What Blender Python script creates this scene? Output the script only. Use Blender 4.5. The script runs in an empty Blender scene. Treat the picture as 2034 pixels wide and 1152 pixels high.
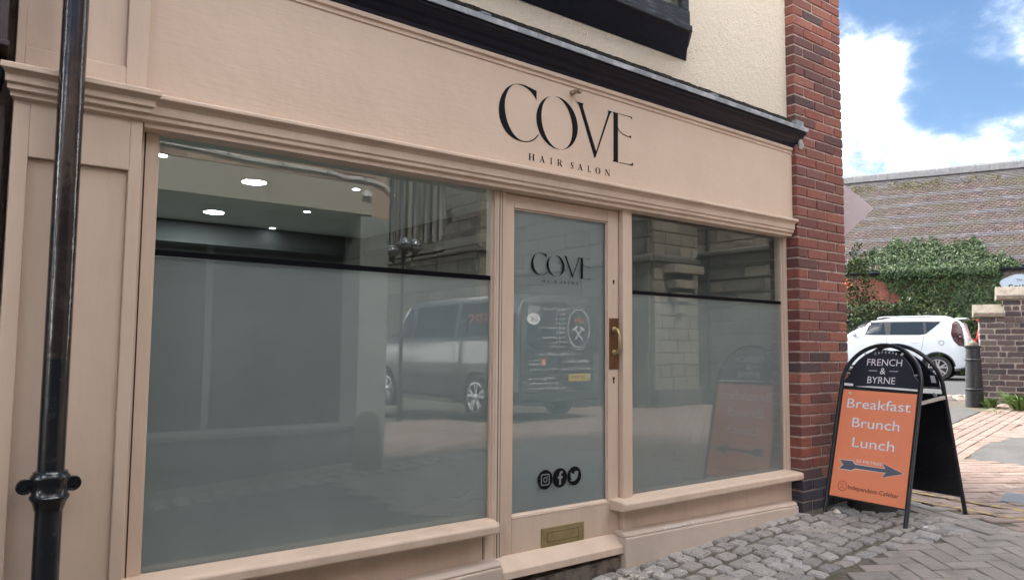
import bpy, bmesh, math, random
import numpy as np
from mathutils import Vector, Matrix
random.seed(7); rng = np.random.default_rng(11)
sc = bpy.context.scene; COL = sc.collection
# ------------------------------------------------------------------ camera
cd = bpy.data.cameras.new('camera'); cam = bpy.data.objects.new('camera', cd); COL.objects.link(cam)
CAM = np.array([0.0, -2.85, 1.40]); FPX = 1471.0
def axes(yaw, pitch, roll):
    cy, sy, cp, sp, cr, sr = math.cos(yaw), math.sin(yaw), math.cos(pitch), math.sin(pitch), math.cos(roll), math.sin(roll)
    f = np.array([sy*cp, cy*cp, sp]); r = np.array([cy, -sy, 0]); u = np.cross(r, f)
    return r*cr+u*sr, -r*sr+u*cr, f
CR, CU, CF = axes(*[math.radians(a) for a in (37.276, 4.305, .4845)])
mw = Matrix.Identity(4)
for i in range(3):
    mw[i][0], mw[i][1], mw[i][2], mw[i][3] = CR[i], CU[i], -CF[i], CAM[i]
cam.matrix_world = mw; cd.sensor_width = 36; cd.lens = 36*FPX/2034; cd.clip_start = .05; cd.clip_end = 2000
sc.camera = cam
# ------------------------------------------------------------------ sky, sun, exposure
SUN_EL, SUN_AZ = math.radians(52), math.radians(-14.5)
SKY = .05
W = bpy.data.worlds.new('World'); sc.world = W; W.use_nodes = True
nt = W.node_tree; N = nt.nodes; L = nt.links; N.clear()
out = N.new('ShaderNodeOutputWorld'); bg = N.new('ShaderNodeBackground'); bg.inputs[1].default_value = SKY
sky = N.new('ShaderNodeTexSky'); sky.sky_type = 'NISHITA'; sky.sun_disc = False
sky.sun_elevation = SUN_EL; sky.sun_rotation = SUN_AZ; sky.altitude = 80; sky.air_density = 1.0; sky.dust_density = .6; sky.ozone_density = 2.0
tc = N.new('ShaderNodeTexCoord'); sp_ = N.new('ShaderNodeSeparateXYZ'); L.new(tc.outputs['Generated'], sp_.inputs[0])
def wmath(op, a, b=None, c=None):
    n = N.new('ShaderNodeMath'); n.operation = op
    for i, q in enumerate((a, b, c)):
        if q is None: continue
        if isinstance(q, (int, float)): n.inputs[i].default_value = q
        else: L.new(q, n.inputs[i])
    return n.outputs[0]
mp = N.new('ShaderNodeMapping'); mp.inputs['Location'].default_value = (3.299, 10.299, 2.254); mp.inputs['Scale'].default_value = (1, 1, 1.5)
L.new(tc.outputs['Generated'], mp.inputs[0])
def wnoise(s, d, r, dist=0):
    n = N.new('ShaderNodeTexNoise'); n.inputs['Scale'].default_value = s; n.inputs['Detail'].default_value = d
    n.inputs['Roughness'].default_value = r; n.inputs['Distortion'].default_value = dist
    L.new(mp.outputs[0], n.inputs['Vector']); return n.outputs['Fac']
def wrange(v, a, b, c, d):
    n = N.new('ShaderNodeMapRange'); n.interpolation_type = 'SMOOTHSTEP'; n.inputs[1].default_value = a; n.inputs[2].default_value = b
    n.inputs[3].default_value = c; n.inputs[4].default_value = d; L.new(v, n.inputs[0]); return n.outputs[0]
n1 = wnoise(2.6, 9, .55, .15); n2 = wnoise(9, 6, .6); n0 = wnoise(1.15, 2, .5)
elev = sp_.outputs['Z']
bias = wmath('ADD', wrange(elev, .16, .34, .15, .06), wmath('MULTIPLY', wmath('SUBTRACT', n0, .5), .75))
dens = wmath('ADD', wmath('ADD', n1, bias), wmath('MULTIPLY', wmath('SUBTRACT', n2, .5), .16))
cov = wmath('POWER', wrange(dens, .41, .76, 0, 1), 3.0)
shade = wmath('POWER', wrange(wmath('ADD', n2, wmath('MULTIPLY', dens, .7)), .72, 1.12, 0, 1), 1.3)
cc = N.new('ShaderNodeMix'); cc.data_type = 'RGBA'; cc.inputs[6].default_value = (2.6, 2.75, 2.95, 1); cc.inputs[7].default_value = (33, 32.2, 31, 1)
L.new(shade, cc.inputs[0])
hs = N.new('ShaderNodeHueSaturation'); hs.inputs['Saturation'].default_value = 1.1; hs.inputs['Value'].default_value = .38
L.new(sky.outputs[0], hs.inputs['Color'])
mx = N.new('ShaderNodeMix'); mx.data_type = 'RGBA'; L.new(cov, mx.inputs[0]); L.new(hs.outputs[0], mx.inputs[6]); L.new(cc.outputs[2], mx.inputs[7])
L.new(mx.outputs[2], bg.inputs[0]); L.new(bg.outputs[0], out.inputs[0])
sl = bpy.data.lights.new('sun', 'SUN'); sl.energy = 1.0; sl.angle = math.radians(10); sl.color = (1, .95, .87)
so = bpy.data.objects.new('sun', sl); COL.objects.link(so)
SUND = Vector((math.sin(SUN_AZ)*math.cos(SUN_EL), math.cos(SUN_AZ)*math.cos(SUN_EL), math.sin(SUN_EL)))
so.rotation_euler = SUND.to_track_quat('Z', 'Y').to_euler(); so.location = (0, 20, 30)
vs = sc.view_settings; vs.view_transform = 'Standard'; vs.look = 'None'; vs.gamma = 1; vs.use_curve_mapping = False; vs.exposure = 3.3
sc.cycles.use_denoising = True; sc.cycles.max_bounces = 8; sc.cycles.diffuse_bounces = 4; sc.cycles.glossy_bounces = 4
sc.cycles.transparent_max_bounces = 12; sc.cycles.sample_clamp_indirect = 8
# ------------------------------------------------------------------ helpers: materials
def nodes(m): return m.node_tree.nodes, m.node_tree.links
def M(name, c, rough=.6, metal=0., spec=.5, ramp=None, rnd='obj', n1=None, n2=None, bump=None, bump2=None, emit=None, coat=0, trans=None, subs=0):
    """c base colour; ramp colours picked per object or per island; n1/n2=(scale, colour, low, high, detail) stains; bump=(scale, dist, detail)"""
    m = bpy.data.materials.new(name); m.use_nodes = True; N, L = nodes(m); b = N['Principled BSDF']
    b.inputs['Roughness'].default_value = rough; b.inputs['Metallic'].default_value = metal
    b.inputs['Specular IOR Level'].default_value = spec; b.inputs['Coat Weight'].default_value = coat; b.inputs['Coat Roughness'].default_value = .05
    geo = N.new('ShaderNodeNewGeometry'); pos = geo.outputs['Position']
    src = None
    if ramp:
        r = N.new('ShaderNodeValToRGB'); r.color_ramp.interpolation = 'LINEAR'; e = r.color_ramp.elements
        while len(e) < len(ramp): e.new(.5)
        for i, q in enumerate(ramp): e[i].position = i/(len(ramp)-1); e[i].color = (*q, 1)
        if rnd == 'obj': oi = N.new('ShaderNodeObjectInfo'); L.new(oi.outputs['Random'], r.inputs[0])
        else: L.new(geo.outputs['Random Per Island'], r.inputs[0])
        src = r.outputs[0]
    for q in (n1, n2):
        if not q: continue
        s, col, lo, hi, det = q[:5]
        n = N.new('ShaderNodeTexNoise'); n.inputs['Scale'].default_value = s; n.inputs['Detail'].default_value = det; n.inputs['Roughness'].default_value = .6
        if len(q) > 5:
            mpn = N.new('ShaderNodeMapping'); mpn.inputs['Scale'].default_value = q[5]; L.new(pos, mpn.inputs[0]); L.new(mpn.outputs[0], n.inputs['Vector'])
        else: L.new(pos, n.inputs['Vector'])
        mr = N.new('ShaderNodeMapRange'); mr.inputs[1].default_value = lo; mr.inputs[2].default_value = hi; L.new(n.outputs['Fac'], mr.inputs[0])
        x = N.new('ShaderNodeMix'); x.data_type = 'RGBA'; L.new(mr.outputs[0], x.inputs[0])
        if src is None: x.inputs[6].default_value = (*c, 1)
        else: L.new(src, x.inputs[6])
        x.inputs[7].default_value = (*col, 1); src = x.outputs[2]
    if src is None: b.inputs['Base Color'].default_value = (*c, 1)
    else: L.new(src, b.inputs['Base Color'])
    last = None
    for q in (bump, bump2):
        if not q: continue
        s, d, det = q[:3]
        n = N.new('ShaderNodeTexNoise'); n.inputs['Scale'].default_value = s; n.inputs['Detail'].default_value = det
        if len(q) > 3:
            mpn = N.new('ShaderNodeMapping'); mpn.inputs['Scale'].default_value = q[3]; L.new(pos, mpn.inputs[0]); L.new(mpn.outputs[0], n.inputs['Vector'])
        else: L.new(pos, n.inputs['Vector'])
        bn = N.new('ShaderNodeBump'); bn.inputs['Distance'].default_value = d; bn.inputs['Strength'].default_value = 1.0; L.new(n.outputs['Fac'], bn.inputs['Height'])
        if last is not None: L.new(last, bn.inputs['Normal'])
        last = bn.outputs[0]
    if last is not None: L.new(last, b.inputs['Normal'])
    if emit: b.inputs['Emission Color'].default_value = (*emit[0], 1); b.inputs['Emission Strength'].default_value = emit[1]
    if trans: b.inputs['Transmission Weight'].default_value = trans
    if subs:
        tr = N.new('ShaderNodeBsdfTranslucent'); ms = N.new('ShaderNodeMixShader'); ms.inputs[0].default_value = subs
        if src is not None: L.new(src, tr.inputs[0])
        L.new(b.outputs[0], ms.inputs[1]); L.new(tr.outputs[0], ms.inputs[2]); L.new(ms.outputs[0], N['Material Output'].inputs[0])
    return m
def glass_mat(name, r0=.06, tint=(.86, .9, .88), wave=.0):
    m = bpy.data.materials.new(name); m.use_nodes = True; N, L = nodes(m); N.clear()
    o = N.new('ShaderNodeOutputMaterial'); mixs = N.new('ShaderNodeMixShader'); t = N.new('ShaderNodeBsdfTransparent'); g = N.new('ShaderNodeBsdfGlossy')
    t.inputs[0].default_value = (*tint, 1); g.inputs['Roughness'].default_value = .003
    geo = N.new('ShaderNodeNewGeometry'); dp = N.new('ShaderNodeVectorMath'); dp.operation = 'DOT_PRODUCT'
    L.new(geo.outputs['Incoming'], dp.inputs[0]); L.new(geo.outputs['Normal'], dp.inputs[1])
    def mm(op, a, b_):
        n = N.new('ShaderNodeMath'); n.operation = op
        for i, q in enumerate((a, b_)):
            if q is None: continue
            if isinstance(q, (int, float)): n.inputs[i].default_value = q
            else: L.new(q, n.inputs[i])
        return n.outputs[0]
    k = mm('SUBTRACT', 1.0, mm('ABSOLUTE', dp.outputs['Value'], None)); p5 = mm('POWER', k, 5.0)
    L.new(mm('ADD', mm('MULTIPLY', p5, 1-r0), r0), mixs.inputs[0])
    if wave:
        n = N.new('ShaderNodeTexNoise'); n.inputs['Scale'].default_value = 1.7; n.inputs['Detail'].default_value = 1.5; L.new(geo.outputs['Position'], n.inputs['Vector'])
        b = N.new('ShaderNodeBump'); b.inputs['Distance'].default_value = wave; L.new(n.outputs['Fac'], b.inputs['Height']); L.new(b.outputs[0], g.inputs['Normal'])
    L.new(t.outputs[0], mixs.inputs[1]); L.new(g.outputs[0], mixs.inputs[2]); L.new(mixs.outputs[0], o.inputs[0]); return m
# ------------------------------------------------------------------ helpers: objects
WM = {}
def put(o, parent, m=None):
    m = m or Matrix.Identity(4)
    if parent is not None:
        o.parent = parent; o.matrix_parent_inverse = WM[parent.name].inverted()
    o.matrix_basis = m; WM[o.name] = m.copy()
    return o
def tag(o, label, cat, group=None):
    o['label'] = label; o['category'] = cat
    if group: o['group'] = group
    return o
def thing(name, label, cat, loc=(0, 0, 0), group=None):
    o = bpy.data.objects.new(name, None); COL.objects.link(o); o.empty_display_size = .1
    put(o, None, Matrix.Translation(Vector(loc))); return tag(o, label, cat, group)
class MB:
    def __init__(s): s.v = []; s.f = []; s.mi = []; s.k = 0
    def add(s, v, f, mi=0):
        b = len(s.v); s.v += [tuple(map(float, p)) for p in v]
        for q in f: s.f.append([b+i for i in q]); s.mi.append(mi)
        return s
    def box(s, x0, x1, y0, y1, z0, z1, mi=0):
        return s.add([(x0,y0,z0),(x1,y0,z0),(x1,y1,z0),(x0,y1,z0),(x0,y0,z1),(x1,y0,z1),(x1,y1,z1),(x0,y1,z1)],
            [(3,2,1,0),(4,5,6,7),(0,1,5,4),(1,2,6,5),(2,3,7,6),(3,0,4,7)], mi)
    def prism(s, A, B, mi=0):
        n = len(A)
        return s.add(list(A)+list(B), [tuple(range(n-1, -1, -1)), tuple(range(n, 2*n))]+[(i, (i+1) % n, n+(i+1) % n, n+i) for i in range(n)], mi)
    def extx(s, prof, x0, x1, dz=lambda x: 0., mi=0):
        return s.prism([(x0, y, z+dz(x0)) for y, z in prof], [(x1, y, z+dz(x1)) for y, z in prof], mi)
    def tube(s, path, r, n=10, mi=0, caps=True):
        P = [Vector(p) for p in path]; R = r if isinstance(r, (list, tuple)) else [r]*len(P); rings = []
        t0 = (P[1]-P[0]).normalized(); a = t0.orthogonal().normalized()
        for i, p in enumerate(P):
            t = (P[min(i+1, len(P)-1)]-P[max(i-1, 0)]).normalized(); a = (a-t*a.dot(t)).normalized(); b = t.cross(a)
            rings.append([p+(a*math.cos(2*math.pi*k/n)+b*math.sin(2*math.pi*k/n))*R[i] for k in range(n)])
        f = [(i*n+k, i*n+(k+1) % n, (i+1)*n+(k+1) % n, (i+1)*n+k) for i in range(len(P)-1) for k in range(n)]
        if caps: f += [tuple(range(n-1, -1, -1)), tuple(range((len(P)-1)*n, len(P)*n))]
        return s.add([q for r_ in rings for q in r_], f, mi)
    def lathe(s, prof, c=(0, 0, 0), n=16, mi=0, axis='z', caps=True):
        v = []
        for r, z in prof:
            for k in range(n):
                a = 2*math.pi*k/n; p = (r*math.cos(a), r*math.sin(a), z)
                if axis == 'y': p = (p[0], p[2], p[1])
                v.append((p[0]+c[0], p[1]+c[1], p[2]+c[2]))
        m = len(prof); f = [(i*n+k, i*n+(k+1) % n, (i+1)*n+(k+1) % n, (i+1)*n+k) for i in range(m-1) for k in range(n)]
        if caps: f += [tuple(range(n-1, -1, -1)), tuple(range((m-1)*n, m*n))]
        return s.add(v, f, mi)
    def xf(s, m):
        s.v = [tuple(m @ Vector(p)) for p in s.v]; return s
    def mesh(s, name, mats, smooth=None):
        me = bpy.data.meshes.new(name); me.from_pydata(s.v, [], s.f)
        for q in (mats if isinstance(mats, (list, tuple)) else [mats]): me.materials.append(q)
        if any(s.mi): me.polygons.foreach_set('material_index', s.mi)
        bm = bmesh.new(); bm.from_mesh(me); bmesh.ops.recalc_face_normals(bm, faces=bm.faces); bm.to_mesh(me); bm.free()
        if smooth:
            me.polygons.foreach_set('use_smooth', [True]*len(me.polygons)); me.set_sharp_from_angle(angle=math.radians(smooth))
        me.update(); return me
    def build(s, name, mats, parent=None, smooth=None, bevel=0, kind=None, label=None, segs=2):
        o = bpy.data.objects.new(name, s.mesh(name, mats, smooth)); COL.objects.link(o); put(o, parent)
        if bevel:
            b = o.modifiers.new('edge', 'BEVEL'); b.width = bevel; b.segments = segs; b.limit_method = 'ANGLE'; b.angle_limit = math.radians(35); b.harden_normals = False
        if kind: o['kind'] = kind
        if label: o['label'] = label
        return o
def struct(name, mb, mats, **k): return mb.build(name, mats, None, kind='structure', **k)
def proj(p):
    d = np.asarray(p, float)-CAM; w = d @ CF
    return 1017+FPX*(d @ CR)/max(w, 1e-3), 576-FPX*(d @ CU)/max(w, 1e-3), w
def bev_block(sx, sy, sz, b, jit=0., seed=0, top=0.):
    """block centred on the origin with chamfered edges, corners moved a little"""
    r = random.Random(seed); v = []; idx = {}
    for cx in (-1, 1):
        for cy in (-1, 1):
            for cz in (-1, 1):
                j = [r.uniform(-jit, jit) for _ in range(3)]; tp = top if cz > 0 else 0
                c = (cx*(sx/2-tp)+j[0], cy*(sy/2-tp)+j[1], cz*sz/2+j[2]*.5)
                for ax in range(3):
                    p = [c[0]-cx*b, c[1]-cy*b, c[2]-cz*b]; p[ax] = c[ax]; idx[cx, cy, cz, ax] = len(v); v.append(p)
    f = []
    for ax in range(3):
        o1, o2 = [a for a in range(3) if a != ax]
        for s_ in (-1, 1):
            q = []
            for a, b_ in ((-1, -1), (1, -1), (1, 1), (-1, 1)):
                k = [0, 0, 0]; k[ax] = s_; k[o1] = a; k[o2] = b_; q.append(idx[k[0], k[1], k[2], ax])
            f.append(q)
        for a in (-1, 1):
            for b_ in (-1, 1):
                k0 = [0, 0, 0]; k0[o1] = a; k0[o2] = b_; k1 = list(k0); k0[ax] = -1; k1[ax] = 1
                f.append([idx[(*k0, o1)], idx[(*k1, o1)], idx[(*k1, o2)], idx[(*k0, o2)]])
    for cx in (-1, 1):
        for cy in (-1, 1):
            for cz in (-1, 1): f.append([idx[cx, cy, cz, 0], idx[cx, cy, cz, 1], idx[cx, cy, cz, 2]])
    m = MB(); m.add(v, f); return m
def lay(pieces, name, parent, stuffmat=None, cap=300, stuffname=None, prefer=None):
    """pieces: (mesh, matrix). The `cap` showing largest become objects named `name`, the rest one stuff part."""
    sc_ = []
    for k, (me, m) in enumerate(pieces):
        x, y, w = proj(m.translation); ok = w > .2 and -30 < x < 2064 and -30 < y < 1182
        sc_.append(((1e4/w if ok else 0)+(prefer(m.translation) if prefer else 0)+1e-6/(1+abs(w)), k))
    sc_.sort(reverse=True); sel = set(k for _, k in sc_[:cap]); rest = []
    for k, (me, m) in enumerate(pieces):
        if k in sel:
            o = bpy.data.objects.new(name, me); COL.objects.link(o); put(o, parent, m)
        else: rest.append((me, m))
    if rest:
        vs_, fs, b = [], [], 0
        for me, m in rest:
            vs_ += [tuple(m @ v.co) for v in me.vertices]
            fs += [[b+i for i in p.vertices] for p in me.polygons]; b += len(me.vertices)
        q = bpy.data.meshes.new(stuffname or name+'s'); q.from_pydata(vs_, [], fs); q.materials.append(stuffmat or rest[0][0].materials[0])
        o = bpy.data.objects.new(stuffname or name+'s', q); COL.objects.link(o); put(o, parent); o['kind'] = 'stuff'
def frame_m(o, ex, ey):
    ex = Vector(ex).normalized(); ey = Vector(ey); ey = (ey-ex*ey.dot(ex)).normalized(); ez = ex.cross(ey); m = Matrix.Identity(4)
    for i in range(3): m[i][0], m[i][1], m[i][2], m[i][3] = ex[i], ey[i], ez[i], o[i]
    return m
def text(s, m, u, v, width=None, height=None, mat=None, parent=None, name='lettering', align='CENTER', offset=0, shear=0, lift=.001, spacing=1., label=None, ext=.0004):
    """text on plane m (x right, y up, z out); width of the whole word and cap height are set exactly"""
    c = bpy.data.curves.new('t', 'FONT'); c.body = s; c.size = 1; c.align_x = align; c.extrude = 0; c.offset = offset; c.shear = shear; c.space_character = spacing; c.resolution_u = 3
    o = bpy.data.objects.new('t', c); COL.objects.link(o); dg = bpy.context.evaluated_depsgraph_get(); dg.update()
    me = bpy.data.meshes.new_from_object(o.evaluated_get(dg)); bpy.data.objects.remove(o); bpy.data.curves.remove(c)
    co = np.array([q.co[:] for q in me.vertices]); x0, x1 = co[:, 0].min(), co[:, 0].max(); capH = .70
    sy = (height/capH) if height else None; sx = (width/(x1-x0)) if width else sy; sy = sy or sx
    cx = (x0+x1)/2 if align == 'CENTER' else x0
    for q in me.vertices: q.co = m @ Vector(((q.co[0]-cx)*sx+u, q.co[1]*sy+v, lift))
    me.materials.clear(); me.materials.append(mat); me.name = name
    ob = bpy.data.objects.new(name, me); COL.objects.link(ob); put(ob, parent)
    if label: ob['label'] = label
    return ob
def leaves(name, C, Nn, size, mat, parent=None, kind=None, aspect=.8, spread=.9, smin=.5):
    """many diamond leaves at points C facing roughly along Nn"""
    n = len(C); d = Nn+rng.normal(0, spread, (n, 3)); d /= np.linalg.norm(d, axis=1)[:, None]
    a = np.cross(d, rng.normal(0, 1, (n, 3))); a /= np.linalg.norm(a, axis=1)[:, None]; b = np.cross(d, a)
    s = size*rng.uniform(smin, 1.2, n)[:, None]
    V = np.stack([C-a*s*.5, C+b*s*.5*aspect*.6+d*s*.06-a*s*.1, C+a*s*.6, C-b*s*.5*aspect*.6+d*s*.06-a*s*.1], 1).reshape(-1, 3)
    me = bpy.data.meshes.new(name); me.vertices.add(4*n); me.vertices.foreach_set('co', V.astype(np.float32).ravel())
    me.loops.add(4*n); me.loops.foreach_set('vertex_index', np.arange(4*n, dtype=np.int32)); me.polygons.add(n)
    me.polygons.foreach_set('loop_start', np.arange(0, 4*n, 4, dtype=np.int32)); me.update(calc_edges=True); me.validate()
    me.materials.append(mat); o = bpy.data.objects.new(name, me); COL.objects.link(o); put(o, parent)
    if kind: o['kind'] = kind
    return o
def zg(x, y=0.):
    """height of the ground: the lane climbs to the corner, then runs on almost level; the side street falls away"""
    a = .115+.0525*x; b = .359+.0155*(x-4.65); k = .5*(x-4.65)/.25
    z = a if x < 4.4 else (b if x > 4.9 else a+(b-a)*(x-4.4)/.5)
    if x > 22: z = .359+.0155*(22-4.65)
    if x < -4: z = .115-.0525*4
    return z-.05*min(max(0, -y-3.3), 8)
def ground_m(x, y, ang, h=0., tilt=0.):
    e = .05; nx, ny = -(zg(x+e, y)-zg(x-e, y))/(2*e), -(zg(x, y+e)-zg(x, y-e))/(2*e)
    n = Vector((nx+random.uniform(-tilt, tilt), ny+random.uniform(-tilt, tilt), 1)).normalized()
    ex = Vector((math.cos(ang), math.sin(ang), 0)); ex = (ex-n*ex.dot(n)).normalized()
    return frame_m((x, y, zg(x, y)+h), ex, n.cross(ex))
# ------------------------------------------------------------------ materials
PAINT = M('beige_paint', (.645, .492, .385), .45, spec=.35, n1=(1.0, (.555, .42, .326), .42, .74, 6, (7, 7, 1.1)), n2=(85, (.30, .215, .16), .735, .775, 3), bump=(34, .0018, 4, (1, 1, .35)), bump2=(5, .005, 3))
PAINT_FLAT = M('beige_fascia_paint', (.665, .508, .393), .5, spec=.3, n1=(1.0, (.62, .468, .36), .36, .72, 6, (2.2, 2, 1.3)), n2=(90, (.76, .58, .44), .74, .80, 3), bump=(26, .0009, 4, (.4, 1, 3)), bump2=(6, .0042, 4))
PAINT_DUSTY = M('beige_paint_dusty', (.59, .475, .395), .6, spec=.3, n1=(140, (.26, .2, .16), .70, .78, 3), n2=(4, (.52, .42, .35), .4, .7, 3), bump=(80, .001, 3))
GAP = M('dark_joint', (.03, .026, .022), .9)
BLACKP = M('black_gloss_paint', (.004, .006, .016), .36, spec=.25, n1=(9, (.010, .011, .022), .5, .75, 5), bump=(18, .002, 4, (.4, 3, 3)))
BLACKW = M('weathered_black_paint', (.012, .014, .022), .45, spec=.3, n1=(1.0, (.13, .135, .15), .52, .80, 8, (9, 60, 70)), bump=(30, .003, 5, (.3, 2, 2)))
LEAD = M('grey_lead', (.22, .23, .25), .5, metal=.15, n1=(13, (.50, .51, .53), .46, .72, 6), n2=(40, (.05, .055, .06), .60, .8, 5), bump=(25, .003, 5))
UPSTBLK = M('mottled_black', (.014, .013, .010), .95, n1=(40, (.05, .045, .025), .5, .7, 4), bump=(60, .01, 4))  # near-black with brown mottling, for the band above the lead
RENDER = M('cream_roughcast', (.82, .715, .585), .9, spec=.2, n1=(1.3, (.77, .67, .545), .3, .7, 3), bump=(110, .016, 3), bump2=(34, .010, 2))
BRICKC = [(.06, .04, .046), (.21, .065, .045), (.26, .08, .055), (.11, .048, .045), (.30, .105, .07), (.15, .055, .046), (.26, .076, .05), (.075, .046, .05), (.33, .125, .085), (.18, .063, .05)]
BRICK = M('red_brick', (.25, .09, .06), .85, ramp=BRICKC, n1=(28, (.13, .055, .05), .5, .78, 6), n2=(120, (.36, .15, .10), .66, .8, 4), bump=(70, .006, 5, (1, 1, 1.4)))
BRICKB = M('blue_black_brick', (.05, .045, .055), .7, ramp=[(.035, .033, .045), (.07, .06, .075), (.045, .045, .06), (.085, .075, .08)], n1=(30, (.12, .10, .10), .58, .8, 5), bump=(80, .004, 4))
MORTAR = M('pink_mortar', (.50, .39, .335), .95, n1=(20, (.27, .2, .17), .4, .7, 5), bump=(160, .003, 3))
IRON = M('black_iron_paint', (.010, .011, .014), .22, n1=(35, (.03, .03, .032), .55, .75, 5), bump=(40, .0015, 3, (1, 1, .4)), coat=.3)
BROWNPIPE = M('brown_black_paint', (.024, .017, .018), .16, n1=(20, (.055, .04, .038), .5, .75, 5), bump=(45, .0018, 3, (1, 1, .5)), coat=.25)
TIMBER = M('dark_brown_timber', (.035, .022, .022), .45, n1=(12, (.06, .042, .042), .5, .8, 5), bump=(40, .002, 4, (6, 6, .5)))
BRASS = M('aged_brass', (.46, .36, .19), .4, metal=.75, n1=(22, (.30, .23, .12), .42, .75, 5), bump=(50, .0008, 3))
BRASSD = M('dull_bronze_plate', (.20, .105, .055), .45, metal=.75, n1=(22, (.12, .06, .035), .42, .75, 5))
GLASS = glass_mat('shop_glass', .092, (.92, .945, .935), wave=.00007)
FILM = M('frosted_film', (.535, .55, .55), .8, spec=.1, n1=(2.2, (.46, .475, .478), .3, .7, 4), n2=(160, (.52, .55, .54), .74, .8, 2), subs=.5)
SHADEBLK = M('shade_black', (.003, .003, .005), .5, spec=.08)
CEIL = M('white_ceiling', (.62, .63, .59), .9); WALLI = M('grey_inside_wall', (.15, .155, .148), .9); FLOORI = M('dark_floor', (.09, .08, .07), .7)
BULK = M('dark_bulkhead', (.05, .052, .05), .8)
LAMP = M('lit_diffuser', (.9, .9, .9), .4, emit=((.86, .97, 1.0), 85.0)); LAMPS = M('small_lit_diffuser', (.9, .9, .9), .4, emit=((.86, .97, 1.0), 9.0)); TRIM = M('white_trim', (.7, .7, .7), .5)
CONC = M('stained_concrete', (.20, .16, .13), .95, n1=(16, (.07, .055, .05), .42, .62, 6), n2=(90, (.40, .33, .27), .66, .74, 4), bump=(50, .006, 5))
SETT = M('granite_sett', (.2, .19, .19), .8, ramp=[(.28, .258, .238), (.35, .328, .308), (.235, .218, .202), (.39, .37, .352), (.31, .272, .238)], n1=(160, (.55, .54, .53), .60, .72, 3), n2=(45, (.10, .09, .08), .56, .74, 5), bump=(45, .012, 5), bump2=(160, .003, 3))
SETTS = M('granite_sett_far', (.2, .19, .19), .8, ramp=[(.29, .27, .255), (.38, .36, .345), (.25, .235, .225)], rnd='isl', n1=(45, (.10, .09, .08), .5, .7, 5), bump=(45, .012, 5))
PAVC = [(.25, .222, .195), (.29, .255, .222), (.225, .202, .18), (.315, .27, .235), (.27, .23, .20)]
PAVER = M('grey_block_paver', (.2, .18, .17), .85, ramp=PAVC, n1=(190, (.44, .41, .385), .60, .72, 3), n2=(7, (.17, .155, .145), .5, .75, 5), bump=(140, .004, 4))
PAVERS = M('grey_block_paver_far', (.2, .18, .17), .85, ramp=PAVC, rnd='isl', n1=(190, (.34, .31, .29), .60, .72, 3), n2=(7, (.13, .115, .105), .5, .75, 5), bump=(140, .004, 4))
PINKC = [(.25, .178, .145), (.295, .205, .168), (.22, .155, .125), (.335, .245, .205), (.27, .185, .145)]
PINK = M('pink_brick_paver', (.4, .27, .21), .85, ramp=PINKC, n1=(160, (.30, .24, .2), .6, .74, 3), n2=(5, (.18, .14, .118), .5, .75, 5), bump=(120, .004, 4))
PINKS = M('pink_brick_paver_far', (.4, .27, .21), .85, ramp=PINKC, rnd='isl', n1=(160, (.30, .24, .2), .6, .74, 3), n2=(5, (.18, .14, .118), .5, .75, 5), bump=(120, .004, 4))
DIRT = M('joint_dirt', (.105, .088, .068), .95, n1=(30, (.18, .155, .12), .5, .7, 5), n2=(6, (.055, .06, .03), .58, .72, 4), bump=(90, .006, 4))
TARMAC = M('tarmac', (.072, .073, .077), .9, n1=(150, (.13, .13, .13), .58, .70, 3), n2=(1.2, (.07, .07, .07), .4, .7, 4), bump=(170, .006, 3))
TARMAC2 = M('light_tarmac', (.115, .113, .11), .9, n1=(150, (.2, .195, .19), .58, .70, 3), n2=(3, (.085, .083, .08), .4, .7, 4), bump=(170, .006, 3))
YELLOW = M('worn_yellow_paint', (.40, .275, .085), .85, n1=(22, (.20, .145, .11), .44, .56, 6), bump=(120, .003, 3))
COBBLE = M('rounded_cobble', (.3, .25, .22), .85, ramp=[(.26, .21, .185), (.36, .30, .26), (.22, .18, .165), (.40, .345, .31)], rnd='isl', bump=(60, .01, 4))
SIGNBLK = M('black_sign_paint', (.012, .013, .018), .3, n1=(30, (.03, .03, .035), .55, .75, 5)); SIGNNAVY = M('navy_board', (.016, .018, .030), .4)
ORANGE = M('orange_poster', (.93, .30, .155), .42, n1=(2.5, (.86, .275, .145), .35, .7, 4), n2=(45, (.85, .36, .22), .68, .78, 5)); SWHITE = M('white_print', (.86, .83, .86), .5); SLILAC = M('lilac_print', (.42, .30, .46), .5)
SGREY = M('grey_print', (.115, .125, .165), .5); SDARK = M('dark_print', (.03, .022, .022), .5); SRED = M('brick_red_print', (.30, .06, .03), .5)
STEEL = M('bright_steel', (.62, .62, .62), .35, metal=.8, n1=(40, (.3, .3, .3), .55, .7, 4)); SCREW = M('pale_screw', (.7, .66, .6), .35, metal=.3)
INK = M('black_lettering', (.004, .0045, .007), .5, spec=.14)
STONECAP = M('weathered_coping', (.25, .215, .175), .95, n1=(9, (.15, .13, .10), .42, .7, 6), n2=(45, (.40, .37, .30), .6, .72, 5), bump=(50, .015, 5))
DKBRICK = M('dark_wall_brick', (.1, .07, .07), .85, ramp=[(.062, .05, .058), (.10, .066, .066), (.05, .045, .055), (.135, .10, .095), (.075, .06, .068), (.15, .125, .115)], n1=(25, (.19, .165, .15), .56, .76, 6), bump=(60, .006, 4))
PALEMORTAR = M('pale_mortar', (.44, .38, .345), .95, n1=(14, (.24, .2, .18), .45, .65, 5), bump=(120, .004, 3))
WHITECAR = M('white_car_paint', (.56, .60, .64), .3, coat=.5); REDCAR = M('red_car_paint', (.50, .010, .022), .4, coat=.1)
CARGLASS = M('car_glass', (.018, .022, .026), .03, spec=.9); RUBBER = M('tyre_rubber', (.016, .016, .017), .8); ALLOY = M('alloy', (.55, .56, .58), .3, metal=.9)
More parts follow.
